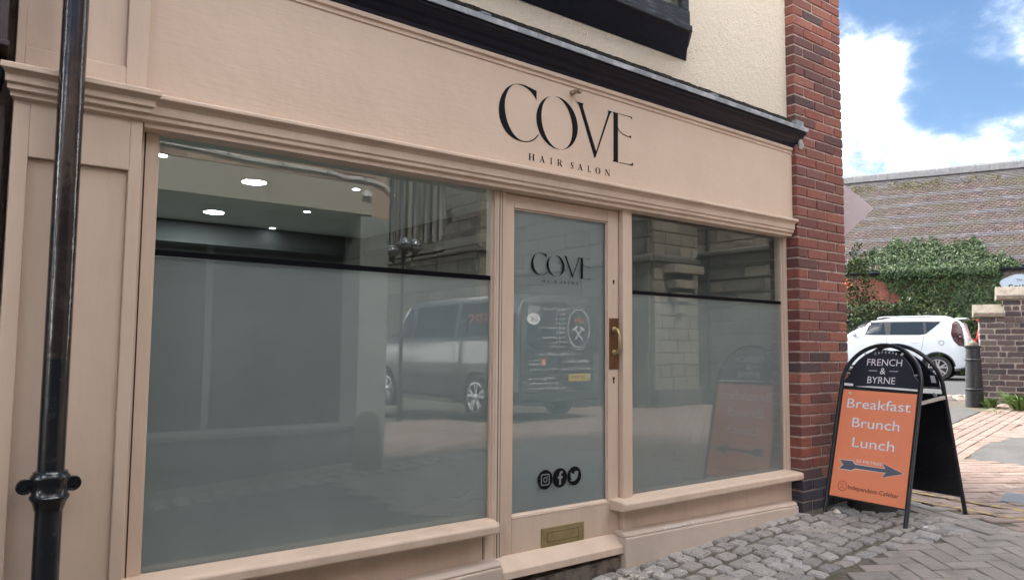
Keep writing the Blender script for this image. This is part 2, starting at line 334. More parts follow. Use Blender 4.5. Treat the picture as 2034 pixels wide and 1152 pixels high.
PLASTIC = M('black_plastic', (.018, .018, .02), .5); TAIL = M('tail_lamp', (.035, .005, .007), .2, coat=.15); CARLINE = M('panel_gap', (.10, .105, .115), .6)
VANP = M('graphite_van_paint', (.10, .105, .108), .3, coat=.7); VANREAR = M('black_van_paint', (.012, .013, .015), .35, coat=.3)
WHITEP = M('white_sticker', (.8, .8, .8), .5); PLATEY = M('yellow_plate', (.62, .40, .05), .5); EPSRED = M('red_sticker', (.55, .10, .06), .5)
HALLBRICK = M('old_red_brick', (.30, .105, .07), .9, ramp=[(.25, .08, .055), (.34, .12, .08), (.20, .07, .055), (.38, .15, .105)], n1=(14, (.15, .07, .055), .5, .75, 5))
TILEP = M('plain_roof_tile', (.1, .09, .1), .8, ramp=[(.068, .062, .073), (.105, .098, .11), (.082, .07, .08), (.14, .132, .142)], rnd='isl', n1=(1.3, (.075, .07, .055), .42, .7, 5), n2=(16, (.2, .19, .18), .6, .75, 4))
TILES = M('scale_roof_tile', (.2, .13, .12), .85, ramp=[(.074, .051, .05), (.105, .068, .064), (.052, .04, .041), (.128, .092, .084), (.078, .06, .063)], rnd='isl', n1=(1.3, (.075, .07, .045), .42, .7, 5), n2=(16, (.19, .17, .16), .62, .78, 4))
RIDGE = M('ridge_tile', (.14, .14, .15), .8, n1=(8, (.2, .2, .2), .4, .7, 4)); MOSS = M('moss', (.085, .075, .022), .95, ramp=[(.05, .042, .018), (.13, .105, .035), (.085, .085, .022)], rnd='isl')
LEAFC = [(.016, .040, .013), (.034, .075, .022), (.055, .115, .034), (.026, .06, .024), (.085, .16, .055)]
IVY = M('ivy_leaf', (.05, .1, .03), .5, ramp=[(.016, .036, .014), (.045, .085, .028), (.085, .14, .05), (.024, .05, .022), (.15, .21, .085)], rnd='isl', spec=.4)
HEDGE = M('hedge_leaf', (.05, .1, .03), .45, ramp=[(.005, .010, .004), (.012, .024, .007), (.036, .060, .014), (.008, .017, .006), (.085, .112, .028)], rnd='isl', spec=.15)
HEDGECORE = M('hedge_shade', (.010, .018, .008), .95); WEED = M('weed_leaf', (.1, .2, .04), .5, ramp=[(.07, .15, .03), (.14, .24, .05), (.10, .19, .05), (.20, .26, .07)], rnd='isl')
FLOWER = M('orange_bloom', (.7, .16, .06), .6); TWIG = M('twig', (.16, .12, .08), .9)
STONE = M('church_stone', (.3, .26, .2), .9, ramp=[(.17, .15, .115), (.26, .23, .175), (.20, .18, .14), (.30, .265, .205), (.14, .128, .105)], n1=(5, (.12, .105, .09), .45, .72, 5), bump=(30, .012, 5))
STONED = M('dark_church_stone', (.13, .12, .105), .9, ramp=[(.10, .092, .08), (.15, .138, .12), (.12, .11, .095), (.18, .165, .14)], n1=(4, (.06, .055, .05), .45, .72, 5), bump=(30, .012, 5))  # darker stone, mainly for the walls facing the side street
STONEJ = M('church_joint', (.07, .062, .05), .95); LEADGLASS = M('dark_leaded_glass', (.02, .022, .025), .15)
TAUPE = M('taupe_panel', (.36, .33, .275), .8, n1=(1.5, (.33, .30, .25), .35, .7, 3)); SAGE = M('grey_green_render', (.22, .235, .215), .85, n1=(3, (.18, .195, .18), .4, .7, 4), bump=(40, .004, 4))
SHOPDARK = M('dark_shop_paint', (.035, .04, .042), .5); SHOPGLASS = M('dark_shop_glass', (.02, .023, .024), .08); SHOPLEDGE = M('grey_ledge', (.075, .08, .078), .7); PALEBRICK = M('brown_brick', (.35, .22, .16), .9, ramp=[(.33, .20, .15), (.40, .27, .20), (.28, .165, .13), (.44, .31, .235)], n1=(18, (.25, .16, .125), .5, .75, 5), bump=(60, .006, 5))
CABLE = M('white_cable', (.75, .74, .72), .5); GLOBE = M('smoked_globe', (.25, .26, .26), .06, spec=1.0, metal=.6); GALV = M('galvanised', (.19, .195, .195), .5, metal=.6)
PLASTICW = M('white_sign_plastic', (.66, .58, .585), .45, n1=(3, (.60, .52, .53), .4, .7, 3)); SIGNBLUE = M('pale_blue_board', (.36, .43, .52), .6, n1=(30, (.46, .50, .55), .5, .7, 4))
HAVE = M('bollard_paint', (.018, .019, .021), .5, n1=(24, (.045, .045, .047), .5, .72, 5), bump=(50, .003, 4)); CHIP = M('pale_chip', (.62, .56, .48), .9)
ASPHBED = M('ground_bed', (.11, .10, .09), .95, n1=(8, (.15, .14, .12), .4, .7, 4))
# ------------------------------------------------------------------ ground
def sheet(name, xs, ys, h, m, kind='structure', fn=zg):
    v = [(x, y, fn(x, y)+h) for y in ys for x in xs]; nx = len(xs)
    f = [(j*nx+i, j*nx+i+1, (j+1)*nx+i+1, (j+1)*nx+i) for j in range(len(ys)-1) for i in range(nx-1)]
    b = MB(); b.add(v, f); o = b.build(name, m, None); o['kind'] = kind; return o
fx = [-900, -200, -40, -12, -4, -2, 0, 1, 2, 3, 4, 4.2, 4.4, 4.6, 4.8, 5, 6, 8, 10, 12, 14, 16, 19, 22, 28, 40, 80, 200, 900]
fy = [-900, -200, -60, -30, -20, -14, -11.3, -9, -7, -5, -4, -3.3, -2, -1, 0, 2, 5, 10, 20, 40, 80, 200, 900]
sheet('ground', fx, fy, -.034, ASPHBED)
# joint dirt between the setts and pavers of the lane
gx = list(np.arange(-3.0, 13.01, .5)); gy = list(np.arange(-8, -.04, .5))+[-.0]
sheet('lane_bed', gx, gy, -.0125, DIRT)
sheet('corner_bed', list(np.arange(5.0, 15.51, .75)), list(np.arange(-.0, 4.6, .75)), -.014, DIRT)

# setts along the shop: a ragged strip, its outer edge about 0.9 m out
def sett_edge(x):
    return np.interp(x, [0, 2.6, 3.2, 3.9, 4.4, 4.75, 5.1], [-.80, -.88, -.93, -.86, -.94, -1.05, -.62])
setts_parent = bpy.data.objects.new('sett_strip', None); COL.objects.link(setts_parent); put(setts_parent, None); setts_parent['kind'] = 'structure'
pool = [bev_block(.112, .087, .10, .010, .006, k, .002).mesh('sett', SETT, 28) for k in range(10)]
pc = []
y = -.125; row = 0
while y > -1.1:
    x = 1.6+random.uniform(0, .1)
    while x < 4.98:
        l = random.choice([.088, .102, .116, .132]); yy = y+random.uniform(-.012, .012)+.02*math.sin(x*2.3+row)
        xc = x+l/2
        if yy > sett_edge(xc)+.035 and not (xc > 4.44 and yy > -.19) and not (2.05 < xc < 2.9 and yy > -.10):
            me = random.choice(pool); s = l/.124; gm = ground_m(xc, yy, random.uniform(-.13, .13), -.045+random.uniform(-.007, .003), .035)
            pc.append((me, gm @ Matrix.Diagonal((s, random.uniform(.9, 1.06), 1, 1))))
        x += l+random.uniform(.004, .014)
    y -= .0955; row += 1
lay(pc, 'sett', setts_parent, SETTS, stuffname='setts')
# the row of setts under the wall across the lane
opp_setts = bpy.data.objects.new('far_sett_strip', None); COL.objects.link(opp_setts); put(opp_setts, None); opp_setts['kind'] = 'structure'
pc = []
for r_, yy in enumerate((-3.18, -3.31, -3.44)):
    x = .4+.05*r_
    while x < 3.95+(.9 if r_ == 0 else 0):
        l = random.choice([.13, .15, .17]); pc.append((random.choice(pool), ground_m(x+l/2, yy+random.uniform(-.01, .01), random.uniform(-.06, .06), -.045, .04) @ Matrix.Diagonal((l/.14, 1.25, 1, 1)))); x += l+.014
lay(pc, 'sett', opp_setts, SETTS, cap=120, stuffname='setts')
# grey blocks laid herringbone in the lane
herr = bpy.data.objects.new('herringbone_paving', None); COL.objects.link(herr); put(herr, None); herr['kind'] = 'structure'
Lp, Wp = .212, .106; pav = [bev_block(Lp-.005, Wp-.005, .05, .005, .0012, k).mesh('paver', PAVER) for k in range(5)]
A0 = math.radians(-38.5); ca, sa = math.cos(A0), math.sin(A0); pc = []
def in_lane(x, y):
    if y > sett_edge(x)+.02 if x < 5.0 else y > -.02: return False
    if x > 4.93-.49*(y+.85)*.9 and y > -1.5: return False
    if x > 5.02: return False
    if x < 4.0 and y < -3.08: return False
    return 2.6 < x and y > -3.6
for i in range(-110, 110):
    for j in range(-110, 110):
        t = (i-j) % 4
        if t == 0: a, b, ang = i+1, j+.5, 0
        elif t == 3: a, b, ang = i+.5, j+1, math.pi/2
        else: continue
        x, y = (a*ca-b*sa)*Wp+4, (a*sa+b*ca)*Wp-1.2
        if in_lane(x, y): pc.append((random.choice(pav), ground_m(x, y, A0+ang, -.025+random.uniform(-.004, .002), .012)))
lay(pc, 'paver', herr, PAVERS, stuffname='pavers')
v = sheet('lane_tarmac', list(np.arange(-4, 2.66, .35)), [-3.1, -2.5, -2, -1.5, -1.0, -.9], -.006, TARMAC)
# the gutter course that closes the herringbone at the corner
gut = bpy.data.objects.new('gutter_course', None); COL.objects.link(gut); put(gut, None); gut['kind'] = 'structure'
pc = []; g0, g1 = Vector((5.34, -.06)), Vector((4.86, -1.05)); gd = (g1-g0).normalized(); gl = (g1-g0).length; ga = math.atan2(gd.y, gd.x)
gn = Vector((-gd.y, gd.x))
for c in range(3):
    t = -.1*(c % 2)
    while t < gl+1.6:
        p = g0+gd*(t+.106)+gn*(.045-.108*c+.09)*-1
        if (p.x > 5.0 or p.y < -.62) and p.y > -3: pc.append((random.choice(pav), ground_m(p.x, p.y, ga, -.026-.004*(c == 0)+random.uniform(-.003, .002), .012)))
        t += .212
lay(pc, 'paver', gut, PAVERS, cap=80, stuffname='pavers')
# pinkish brick paving of the junction: courses set on the skew, a border laid along the tarmac
pk = bpy.data.objects.new('brick_paving', None); COL.objects.link(pk); put(pk, None); pk['kind'] = 'structure'
pin = [bev_block(.218, .103, .05, .006, .0015, k).mesh('brick_paver', PINK) for k in range(5)]
def tar_y(x): return 1.30+(x-10.0)*.205          # lower edge of the tarmac patch
def in_pink(x, y):
    lim = g0.x+(y-g0.y)*gd.x/gd.y+.21 if y < 0 else 5.2
    return x > lim and -8 < y and (x > 5.14 or y < -.1) and x < 14.6 and not (7.55 < x < 9.6 and -.62 < y-.16*(x-7.5) < .08)
pc = []; e = math.radians(-37); ce, se = math.cos(e), math.sin(e)
for r_ in range(-70, 60):
    for c in range(-70, 60):
        a, b = (c+.5*(r_ % 2))*.226+random.uniform(-.004, .004), r_*.110
        x, y = 7+a*ce-b*se, -.3+a*se+b*ce
        if in_pink(x, y) and y < tar_y(x)-.66: pc.append((random.choice(pin), ground_m(x, y, e, -.025+random.uniform(-.005, .002), .014)))
b_ang = math.atan(.205); cb, sb = math.cos(b_ang), math.sin(b_ang)
for r_ in range(6):
    for c in range(-24, 24):
        a, b = (c+.5*(r_ % 2))*.226, -r_*.110-.055; x, y = 10+a*cb-b*sb, 1.30+a*sb+b*cb
        if in_pink(x, y): pc.append((random.choice(pin), ground_m(x, y, b_ang, -.025+random.uniform(-.005, .002), .014)))
lay(pc, 'brick_paver', pk, PINKS, stuffname='brick_pavers')
# tarmac patches, yellow lines, road, kerb cobbles
def strip(name, poly, h, m):
    b = MB(); top = [(x, y, zg(x, y)+h) for x, y in poly]; bot = [(x, y, zg(x, y)+h-.03) for x, y in poly]; b.prism(bot, top); return struct(name, b, m)
strip('tarmac_patch', [(6.2, tar_y(6.2)), (8, tar_y(8)), (10, tar_y(10)), (12.4, tar_y(12.4)+.02), (12.9, 2.35), (11, 2.7), (8, 3.2), (5.4, 3.4), (5.3, 1.3)], .002, TARMAC2)
strip('concrete_patch', [(7.52, -.36), (9.62, .02), (9.58, .62), (8.45, .42), (7.5, .06)], -.004, TARMAC2)
for k, x0 in enumerate((5.30, 5.56)):
    b = MB()
    ys = np.linspace(-7, -.02, 26)
    for i in range(len(ys)-1):
        q = []
        for yy, s in ((ys[i], 0), (ys[i], 1), (ys[i+1], 1), (ys[i+1], 0)):
            xx = x0+.19*(yy+.4)*.42*(1 if yy > -1.6 else 0)+(-.096 if yy <= -1.6 else 0)+(.055 if s else 0); q.append((xx, yy, zg(xx, yy)+.0035))
        b.add(q, [(0, 1, 2, 3)])
    if k: b.add([(5.62, -.22, zg(5.6)+.0038), (6.25, -.28, zg(6.2)+.0038), (6.28, -.21, zg(6.2)+.0038), (5.62, -.13, zg(5.6)+.0038)], [(0, 1, 2, 3)])
    struct('yellow_line', b, YELLOW)
v = []; ry = [-30, -8, -2, 1, 3, 5, 8, 12, 20, 40, 70]
for y_ in ry:
    xa, xb = float(np.interp(y_, [-30, -8, -2, 3, 8, 20, 70], [15.2, 15.2, 15.2, 15.4, 15, 14, 9])), float(np.interp(y_, [-30, -8, 2, 8, 20, 70], [21, 22.5, 24, 25.2, 27, 31]))
    v += [(xa+(xb-xa)*k/6, y_, zg(xa+(xb-xa)*k/6, y_)-.012) for k in range(7)]
b = MB(); b.add(v, [(j*7+i, j*7+i+1, j*7+i+8, j*7+i+7) for j in range(len(ry)-1) for i in range(6)]); struct('road', b, TARMAC)
kc = MB(); kb = [bev_block(.2, .14, .12, .04, .02, k).v for k in range(6)]; kf = bev_block(.2, .14, .12, .04).f
for r_ in range(4):
    for k in range(34):
        x = 14.75-.55*r_*.42+.20*k*.0; p = Vector((13.2, 3.6))+Vector((.52, -.33)).normalized()*(k*.19-2.2+.09*(r_ % 2))+Vector((.33, .52)).normalized()*(r_*.17+.05)
        m = ground_m(p.x, p.y, -.56+random.uniform(-.3, .3), -.02+random.uniform(-.015, .02), .15); kc.add([m @ Vector(v) for v in random.choice(kb)], kf)
o = kc.build('kerb_cobbles', COBBLE, None, smooth=50); o['kind'] = 'stuff'
b = MB(); b.box(-.18, .18, -.12, .12, -.01, .004); b.xf(ground_m(5.95, -.86, .2)); drain = b.build('drain_cover', GALV); tag(drain, 'small pale metal cover set in the brick paving at the right edge', 'drain cover')

# ------------------------------------------------------------------ the salon building
salon = thing('salon_building', 'hair salon with beige painted shopfront, cream render above and a red brick pier', 'shop building', (2.5, 0, zg(2.5)))
XP, XE = 4.475, 5.075; YP = -.11; YR = -.045
cdz = lambda x: -.0123*(x-4.47)
b = MB()                                                    # carcass around the room
b.box(-.02, 5.02, 4.6, 9.0, -.2, 5.3); b.box(-.02, .30, .05, 4.6, -.2, 5.3); b.box(4.55, 5.02, .05, 4.6, -.2, 5.3); b.box(.30, 4.55, .05, 4.6, 2.62, 5.3)
b.build('wall', MORTAR, salon)
b = MB(); b.box(.302, 4.548, .06, 4.58, .28, .32); b.build('floor', FLOORI, salon)
b = MB(); b.box(.302, 4.548, .052, 4.59, 2.50, 2.54); b.build('ceiling', CEIL, salon)
b = MB(); b.box(.302, 4.548, 4.50, 4.57, .32, 2.5); b.box(.302, .36, .06, 4.5, .32, 2.5); b.box(4.49, 4.546, .06, 4.5, .32, 2.5); b.build('inner_wall', WALLI, salon)
b = MB(); b.box(.37, 3.4, 4.18, 4.48, 2.30, 2.497); b.box(3.4, 3.62, .6, 4.48, 2.36, 2.497); b.build('bulkhead', BULK, salon)
# wall above: render
b = MB(); b.box(.10, XP, YR, .05, 2.62, 5.3); b.build('rendered_wall', RENDER, salon)
# fascia
b = MB(); b.prism([(.50, -.076, 2.235), (4.472, -.076, 2.235), (4.472, -.076, 2.742), (.50, -.076, 2.742+.049)], [(.50, YR+.004, 2.235), (4.472, YR+.004, 2.235), (4.472, YR+.004, 2.742), (.50, YR+.004, 2.742+.049)])
fascia = b.build('fascia', PAINT_FLAT, salon)
b = MB(); b.extx([(-.0765, 2.700), (-.083, 2.703), (-.083, 2.712), (-.0765, 2.716)], .50, 4.47, cdz); b.extx([(-.0765, 2.722), (-.088, 2.726), (-.088, 2.745), (-.0765, 2.746)], .50, 4.47, cdz); b.build('fascia_bead', PAINT, fascia)
# cornice
pr = [(-.076, 2.746), (-.092, 2.748), (-.094, 2.762), (-.108, 2.772), (-.112, 2.778), (-.118, 2.79), (-.130, 2.802), (-.146, 2.811), (-.150, 2.822), (-.164, 2.826), (-.166, 2.846), (-.076, 2.846)]
b = MB(); b.extx(pr, .06, 4.515, cdz); cor = b.build('cornice', BLACKP, salon, bevel=.0015)
b = MB(); b.extx([(-.168, 2.8465), (-.173, 2.838), (-.176, 2.839), (-.176, 2.864), (-.165, 2.872), (-.06, 2.892), (-.06, 2.8465)], .06, 4.523, cdz)
for x in (1.86, 3.52): b.extx([(-.174, 2.866), (-.178, 2.872), (-.16, 2.886), (-.06, 2.908), (-.06, 2.88)], x, x+.045, cdz)
b.build('lead_flashing', LEAD, cor, bevel=.003)
b = MB(); n = 160
for i in range(n):
    x0 = .12+i*(4.35/n); h = 2.950+.0015*math.sin(i*.9)+random.uniform(-.0008, .0012); d = cdz(x0)
    b.box(x0, x0+4.35/n+.0005, -.066-.001*(i % 2), YR-.001, 2.86+d, h+d)
b.build('flashing_upstand', UPSTBLK, cor)
b = MB(); b.box(4.44, 4.535, -.135, -.1, 2.862, 2.925); b.build('lead_end_block', LEAD, cor, bevel=.006)
b = MB(); b.tube([(4.505, -.116, 2.80), (4.52, -.120, 2.755), (4.508, -.117, 2.735)], [.016, .02, .008], 8); b.build('mortar_blob', M('grey_mortar', (.45, .44, .43), .9), cor, smooth=60)
# architrave under the fascia
pa = [(-.060, 2.262), (-.128, 2.252), (-.132, 2.248), (-.132, 2.236), (-.112, 2.226), (-.104, 2.216), (-.104, 2.186), (-.096, 2.180), (-.096, 2.166), (-.080, 2.158), (-.080, 2.142), (-.012, 2.138), (-.012, 2.20), (-.060, 2.20)]
b = MB(); b.extx(pa, .505, 4.452); b.build('architrave', PAINT, salon, bevel=.002)
# pilaster on the left with sunk panels, its capital and upper block
b = MB()
b.box(.128, .172, -.13, .06, .08, 2.19); b.box(.455, .492, -.13, .06, .08, 2.19); b.box(.172, .455, -.13, .06, 1.974, 2.19); b.box(.172, .455, -.112, .06, .08, 1.974)
pil = b.build('pilaster', PAINT, salon, bevel=.0025)
b = MB()
b.box(.126, .150, -.105, .06, 2.22, 3.35); b.box(.438, .503, -.105, .06, 2.22, 3.35); b.box(.150, .438, -.105, .06, 2.22, 2.33); b.box(.150, .438, -.088, .06, 2.33, 3.35)
b.build('pilaster_block', PAINT, salon, bevel=.0025)
b = MB(); py = [(-.06, 2.262), (-.196, 2.243), (-.200, 2.240), (-.200, 2.224), (-.186, 2.219), (-.176, 2.212), (-.176, 2.190), (-.165, 2.185), (-.165, 2.170), (-.150, 2.166), (-.150, 2.152), (-.132, 2.146), (-.06, 2.146)]
def cap_ring(y, z):                       # every moulding line also returns round both ends
    q = -y-.13; return [(.128-max(q, 0)*.62, y, z), (.492+max(q, 0)*.62, y, z)]
P_ = [cap_ring(*p) for p in py]; b.prism([p[0] for p in P_], [p[1] for p in P_]); b.build('capital', PAINT, salon, bevel=.0015)

# windows -------------------------------------------------------------
def window(x0, x1, xl, xr, film_z, strip_z):
    w = bpy.data.objects.new('window', None); COL.objects.link(w); put(w, salon)
    z0, z1 = .594, 2.152
    b = MB(); b.box(xl, x0+.001, -.026, .045, .56, 2.21); b.box(x1-.001, xr, -.026, .045, .56, 2.21); b.box(x0, x1, -.024, .045, z1, 2.21); b.box(x0, x1, -.024, .045, .53, z0)
    b.box(x0, x0+.009, -.012, .02, z0, z1); b.box(x1-.009, x1, -.012, .02, z0, z1); b.box(x0+.009, x1-.009, -.013, .02, z1-.006, z1)
    b.build('frame', PAINT, w, bevel=.002)
    b = MB(); b.extx([(-.0245, z0-.012), (-.040, z0-.010), (-.038, z0+.004), (-.010, z0+.014), (-.010, z0-.012)], x0-.012, x1+.012); b.build('glazing_bead', PAINT, w, bevel=.002)
    b = MB(); b.box(x0-.004, x1+.004, -.003, .003, z0-.004, z1+.004); b.build('pane', GLASS, w)
    b = MB(); b.box(x0-.003, x1+.003, .008, .0095, z0-.003, film_z); b.build('frosted_film', FILM, w)
    b = MB(); b.box(x0-.003, x1+.003, -.0046, -.0036, film_z+.0005, strip_z); b.build('shade_strip', SHADEBLK, w)  # black strip stands in for the dark interior shade above the film
    return w
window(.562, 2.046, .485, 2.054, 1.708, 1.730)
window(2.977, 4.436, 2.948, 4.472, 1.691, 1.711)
b = MB(); b.box(.519, .5235, -.0275, -.02, .6, 2.14); b.build('paint_crack', GAP, salon)
# sills, stall boards, skirtings
def sill(x0, x1, zt, round_l, round_r):
    prof = [(-.008, zt+.004), (-.10, zt-.003), (-.116, zt-.008), (-.120, zt-.016), (-.120, zt-.044), (-.114, zt-.050), (-.008, zt-.052)]
    b = MB(); b.extx(prof, x0+(.012 if round_l else 0), x1-(.012 if round_r else 0))
    if round_l: b.prism([(x0+.012, y, z) for y, z in prof], [(x0, max(y, -.104), z) for y, z in prof])
    if round_r: b.prism([(x1-.012, y, z) for y, z in prof], [(x1, max(y, -.104), z) for y, z in prof])
    b.build('sill', PAINT, salon, bevel=.004)
sill(.488, 2.032, .607, False, True); sill(2.812, 4.472, .601, True, False)
b = MB(); b.box(.485, 2.052, -.024, .06, .0, .552); b.box(2.0, 2.052, -.032, -.020, .0, .552); b.box(1.993, 1.9965, -.0255, -.02, .3, .55, 1); b.build('stall_riser', [PAINT, GAP], salon, bevel=.002); b = MB()
b.box(2.955, 4.472, -.030, .06, .1, .546); b.box(2.912, 2.953, -.038, .06, .1, .546); b.build('stall_riser', [PAINT, GAP], salon, bevel=.002)
def skirt(x0, x1, za, zb):
    dz = lambda x: za+(zb-za)*(x-x0)/(x1-x0)
    b = MB(); b.extx([(-.02, .0), (-.084, .0), (-.098, -.006), (-.104, -.016), (-.104, -.024), (-.0, -.024)], x0, x1, dz)
    b.prism([(x0, -.112, zg(x0)-.06), (x0, -.112, za-.024), (x0, -.025, za-.024), (x0, -.025, zg(x0)-.06)], [(x1, -.112, zg(x1)-.06), (x1, -.112, zb-.024), (x1, -.025, zb-.024), (x1, -.025, zg(x1)-.06)])
    return b.build('skirting', PAINT_DUSTY, salon, bevel=.006)
skirt(.494, 2.048, .408, .430); skirt(2.836, 4.418, .440, .414)
b = MB()
for k in range(34):
    x = 3.18+random.gauss(0, .055)*1.3+.04; s = random.uniform(.004, .012); b.box(x, x+s*1.6, -.105-random.uniform(0, .001), -.086, .424-.0165*(x-3.0)-s*.3, .429-.0165*(x-3.0))
b.build('bare_patch', M('bare_white_undercoat', (.72, .68, .64), .8), salon, kind='stuff')

# door ----------------------------------------------------------------
def bare(name, parent):
    o = bpy.data.objects.new(name, None); COL.objects.link(o); put(o, parent); return o
b = MB(); b.box(2.054, 2.104, -.030, .05, .36, 2.21); b.box(2.884, 2.947, -.048, .05, .20, 2.21); b.box(2.104, 2.884, -.026, .05, 2.138, 2.21); b.build('door_frame', PAINT, salon, bevel=.003)
b = MB(); b.box(2.068, 2.072, -.031, -.02, .36, 2.14); b.box(2.084, 2.0865, -.031, -.02, .36, 2.14); b.build('frame_joint', GAP, salon)
door = MB()
door.box(2.108, 2.165, -.018, .03, .34, 2.134); door.box(2.800, 2.880, -.018, .03, .34, 2.134); door.box(2.165, 2.800, -.018, .03, 2.070, 2.134); door.box(2.165, 2.800, -.018, .03, .34, .597)
door = door.build('door', PAINT, salon, bevel=.003)
b = MB(); b.extx([(-.018, .584), (-.021, .588), (-.0005, .606), (-.0005, .584)], 2.166, 2.799); b.box(2.166, 2.173, -.010, -.0045, .606, 2.069); b.box(2.792, 2.799, -.010, -.0045, .606, 2.069); b.box(2.173, 2.792, -.010, -.0045, 2.062, 2.069); b.build('glazing_bead', PAINT, door, bevel=.001)
b = MB(); b.box(2.163, 2.802, -.003, .003, .595, 2.072); b.build('pane', GLASS, door)
b = MB(); b.box(2.163, 2.802, .008, .0095, .595, 2.072); b.build('frosted_film', M('frosted_film_door', (.54, .57, .58), .8, spec=.1, n1=(2, (.48, .51, .52), .35, .7, 2), subs=.5), door)
b = MB(); b.prism([(2.056, -.018, .425), (2.058, -.030, .425), (2.060, -.092, .372), (2.060, -.094, .338), (2.056, -.018, .338)], [(2.876, -.018, .425), (2.874, -.030, .425), (2.872, -.092, .372), (2.872, -.094, .338), (2.876, -.018, .338)]); b.build('weatherboard', PAINT, door, bevel=.003)
b = MB()                                                    # letter plate
b.box(2.344, 2.622, -.024, -.017, .418, .516); b.box(2.376, 2.590, -.0262, -.023, .440, .445); b.box(2.376, 2.590, -.0262, -.023, .493, .498); b.box(2.376, 2.381, -.0262, -.023, .445, .493); b.box(2.585, 2.590, -.0262, -.023, .445, .493); b.box(2.3835, 2.5825, -.0252, -.023, .4475, .4905)
lpl = b.build('letter_plate', BRASS, door, bevel=.0012)
b = MB(); b.box(2.3815, 2.5845, -.0246, -.023, .4455, .4475); b.box(2.3815, 2.5845, -.0246, -.023, .4905, .4925); b.box(2.3812, 2.3835, -.0246, -.023, .4475, .4905); b.box(2.5825, 2.5848, -.0246, -.023, .4475, .4905); b.build('flap_gap', GAP, lpl)
b = MB(); b.box(2.808, 2.876, -.0215, -.017, 1.281, 1.552); b.build('push_plate', BRASSD, door, bevel=.0008)
b = MB(); b.tube([(2.842, -.021, 1.365), (2.842, -.048, 1.372), (2.842, -.060, 1.395), (2.842, -.063, 1.43), (2.842, -.060, 1.465), (2.842, -.048, 1.487), (2.842, -.021, 1.494)], [.010, .009, .0075, .0085, .0075, .009, .010], 10)
b.lathe([(.016, 0), (.016, -.006), (.010, -.010)], (2.842, -.021, 1.368), 14, axis='y'); b.lathe([(.016, 0), (.016, -.006), (.010, -.010)], (2.842, -.021, 1.491), 14, axis='y'); b.build('pull_handle', BRASS, door, smooth=60)
b = MB(); b.lathe([(.0075, 0), (.0075, -.003)], (2.842, -.0175, 1.232), 12, axis='y'); b.box(2.838, 2.846, -.0202, -.0175, 1.206, 1.232); b.build('keyhole', GAP, door); b = MB(); b.lathe([(.007, 0), (.007, -.003)], (2.842, -.0175, 1.751), 12, axis='y'); b.box(2.838, 2.846, -.0202, -.0175, 1.735, 1.751); b.build('keyhole', GAP, door)
b = MB(); b.box(2.05, 2.9, -.014, .06, zg(2.5)-.3, .322); b.prism([(2.05, -.072, zg(2.05)-.1), (2.05, -.075, .300), (2.05, -.014, .305), (2.05, -.014, zg(2.05)-.1)], [(2.83, -.072, zg(2.83)-.1), (2.83, -.075, .318), (2.83, -.014, .322), (2.83, -.014, zg(2.83)-.1)]); b.build('doorstep', CONC, salon, bevel=.006)
b = MB(); b.box(2.05, 2.88, -.018, .02, .30, .345); b.build('threshold_gap', GAP, salon)

# lettering on fascia and glass ----------------------------------------
LOGO = {
 'C': ([(2.253,2.654),(2.235,2.6565),(2.214,2.661),(2.192,2.665),(2.170,2.6665),(2.148,2.6655),(2.127,2.661),(2.104,2.653),(2.085,2.642),(2.067,2.627),(2.052,2.608),(2.040,2.589),(2.032,2.569),(2.0255,2.547),(2.023,2.524),(2.0235,2.502),(2.0275,2.478),(2.0355,2.456),(2.048,2.436),(2.063,2.418),(2.081,2.404),(2.10,2.3945),(2.121,2.3875),(2.142,2.3845),(2.167,2.3835),(2.192,2.3855),(2.212,2.391),(2.229,2.399),(2.243,2.408),(2.256,2.420),(2.269,2.436),(2.264,2.438),(2.248,2.420),(2.238,2.4115),(2.226,2.4035),(2.210,2.395),(2.192,2.390),(2.173,2.388),(2.154,2.390),(2.135,2.397),(2.118,2.408),(2.102,2.422),(2.088,2.441),(2.076,2.462),(2.067,2.486),(2.061,2.51),(2.058,2.536),(2.0595,2.565),(2.064,2.585),(2.071,2.604),(2.080,2.622),(2.091,2.637),(2.104,2.6485),(2.118,2.656),(2.135,2.6605),(2.152,2.661),(2.170,2.659),(2.188,2.654),(2.205,2.647),(2.221,2.637),(2.236,2.625),(2.253,2.605)],),
 'O': 'ring',
 'V': ([(2.516,2.656),(2.567,2.656),(2.5635,2.647),(2.562,2.638),(2.657,2.420),(2.739,2.625),(2.7435,2.637),(2.7455,2.646),(2.740,2.655),(2.777,2.655),(2.766,2.646),(2.7575,2.634),(2.6515,2.383),(2.6435,2.383),(2.5395,2.630),(2.532,2.642)],),
 'E': ([(2.770,2.655),(2.9275,2.6555),(2.9275,2.637),(2.9235,2.645),(2.917,2.6495),(2.905,2.6515),(2.819,2.6525),(2.819,2.578),(2.826,2.568),(2.837,2.5585),(2.850,2.5515),(2.866,2.5465),(2.885,2.544),(2.902,2.5435),(2.911,2.546),(2.920,2.5525),(2.920,2.531),(2.911,2.5375),(2.902,2.5395),(2.884,2.540),(2.866,2.542),(2.850,2.546),(2.836,2.5525),(2.826,2.560),(2.819,2.567),(2.819,2.3885),(2.905,2.3885),(2.918,2.391),(2.927,2.396),(2.935,2.406),(2.935,2.385),(2.775,2.385),(2.7815,2.389),(2.7845,2.396),(2.7845,2.645),(2.780,2.652)],)}
def flat(b, pts, m, k=0): b.add([m @ Vector((x, y, .00012*k)) for x, y in pts], [tuple(range(len(pts)))])
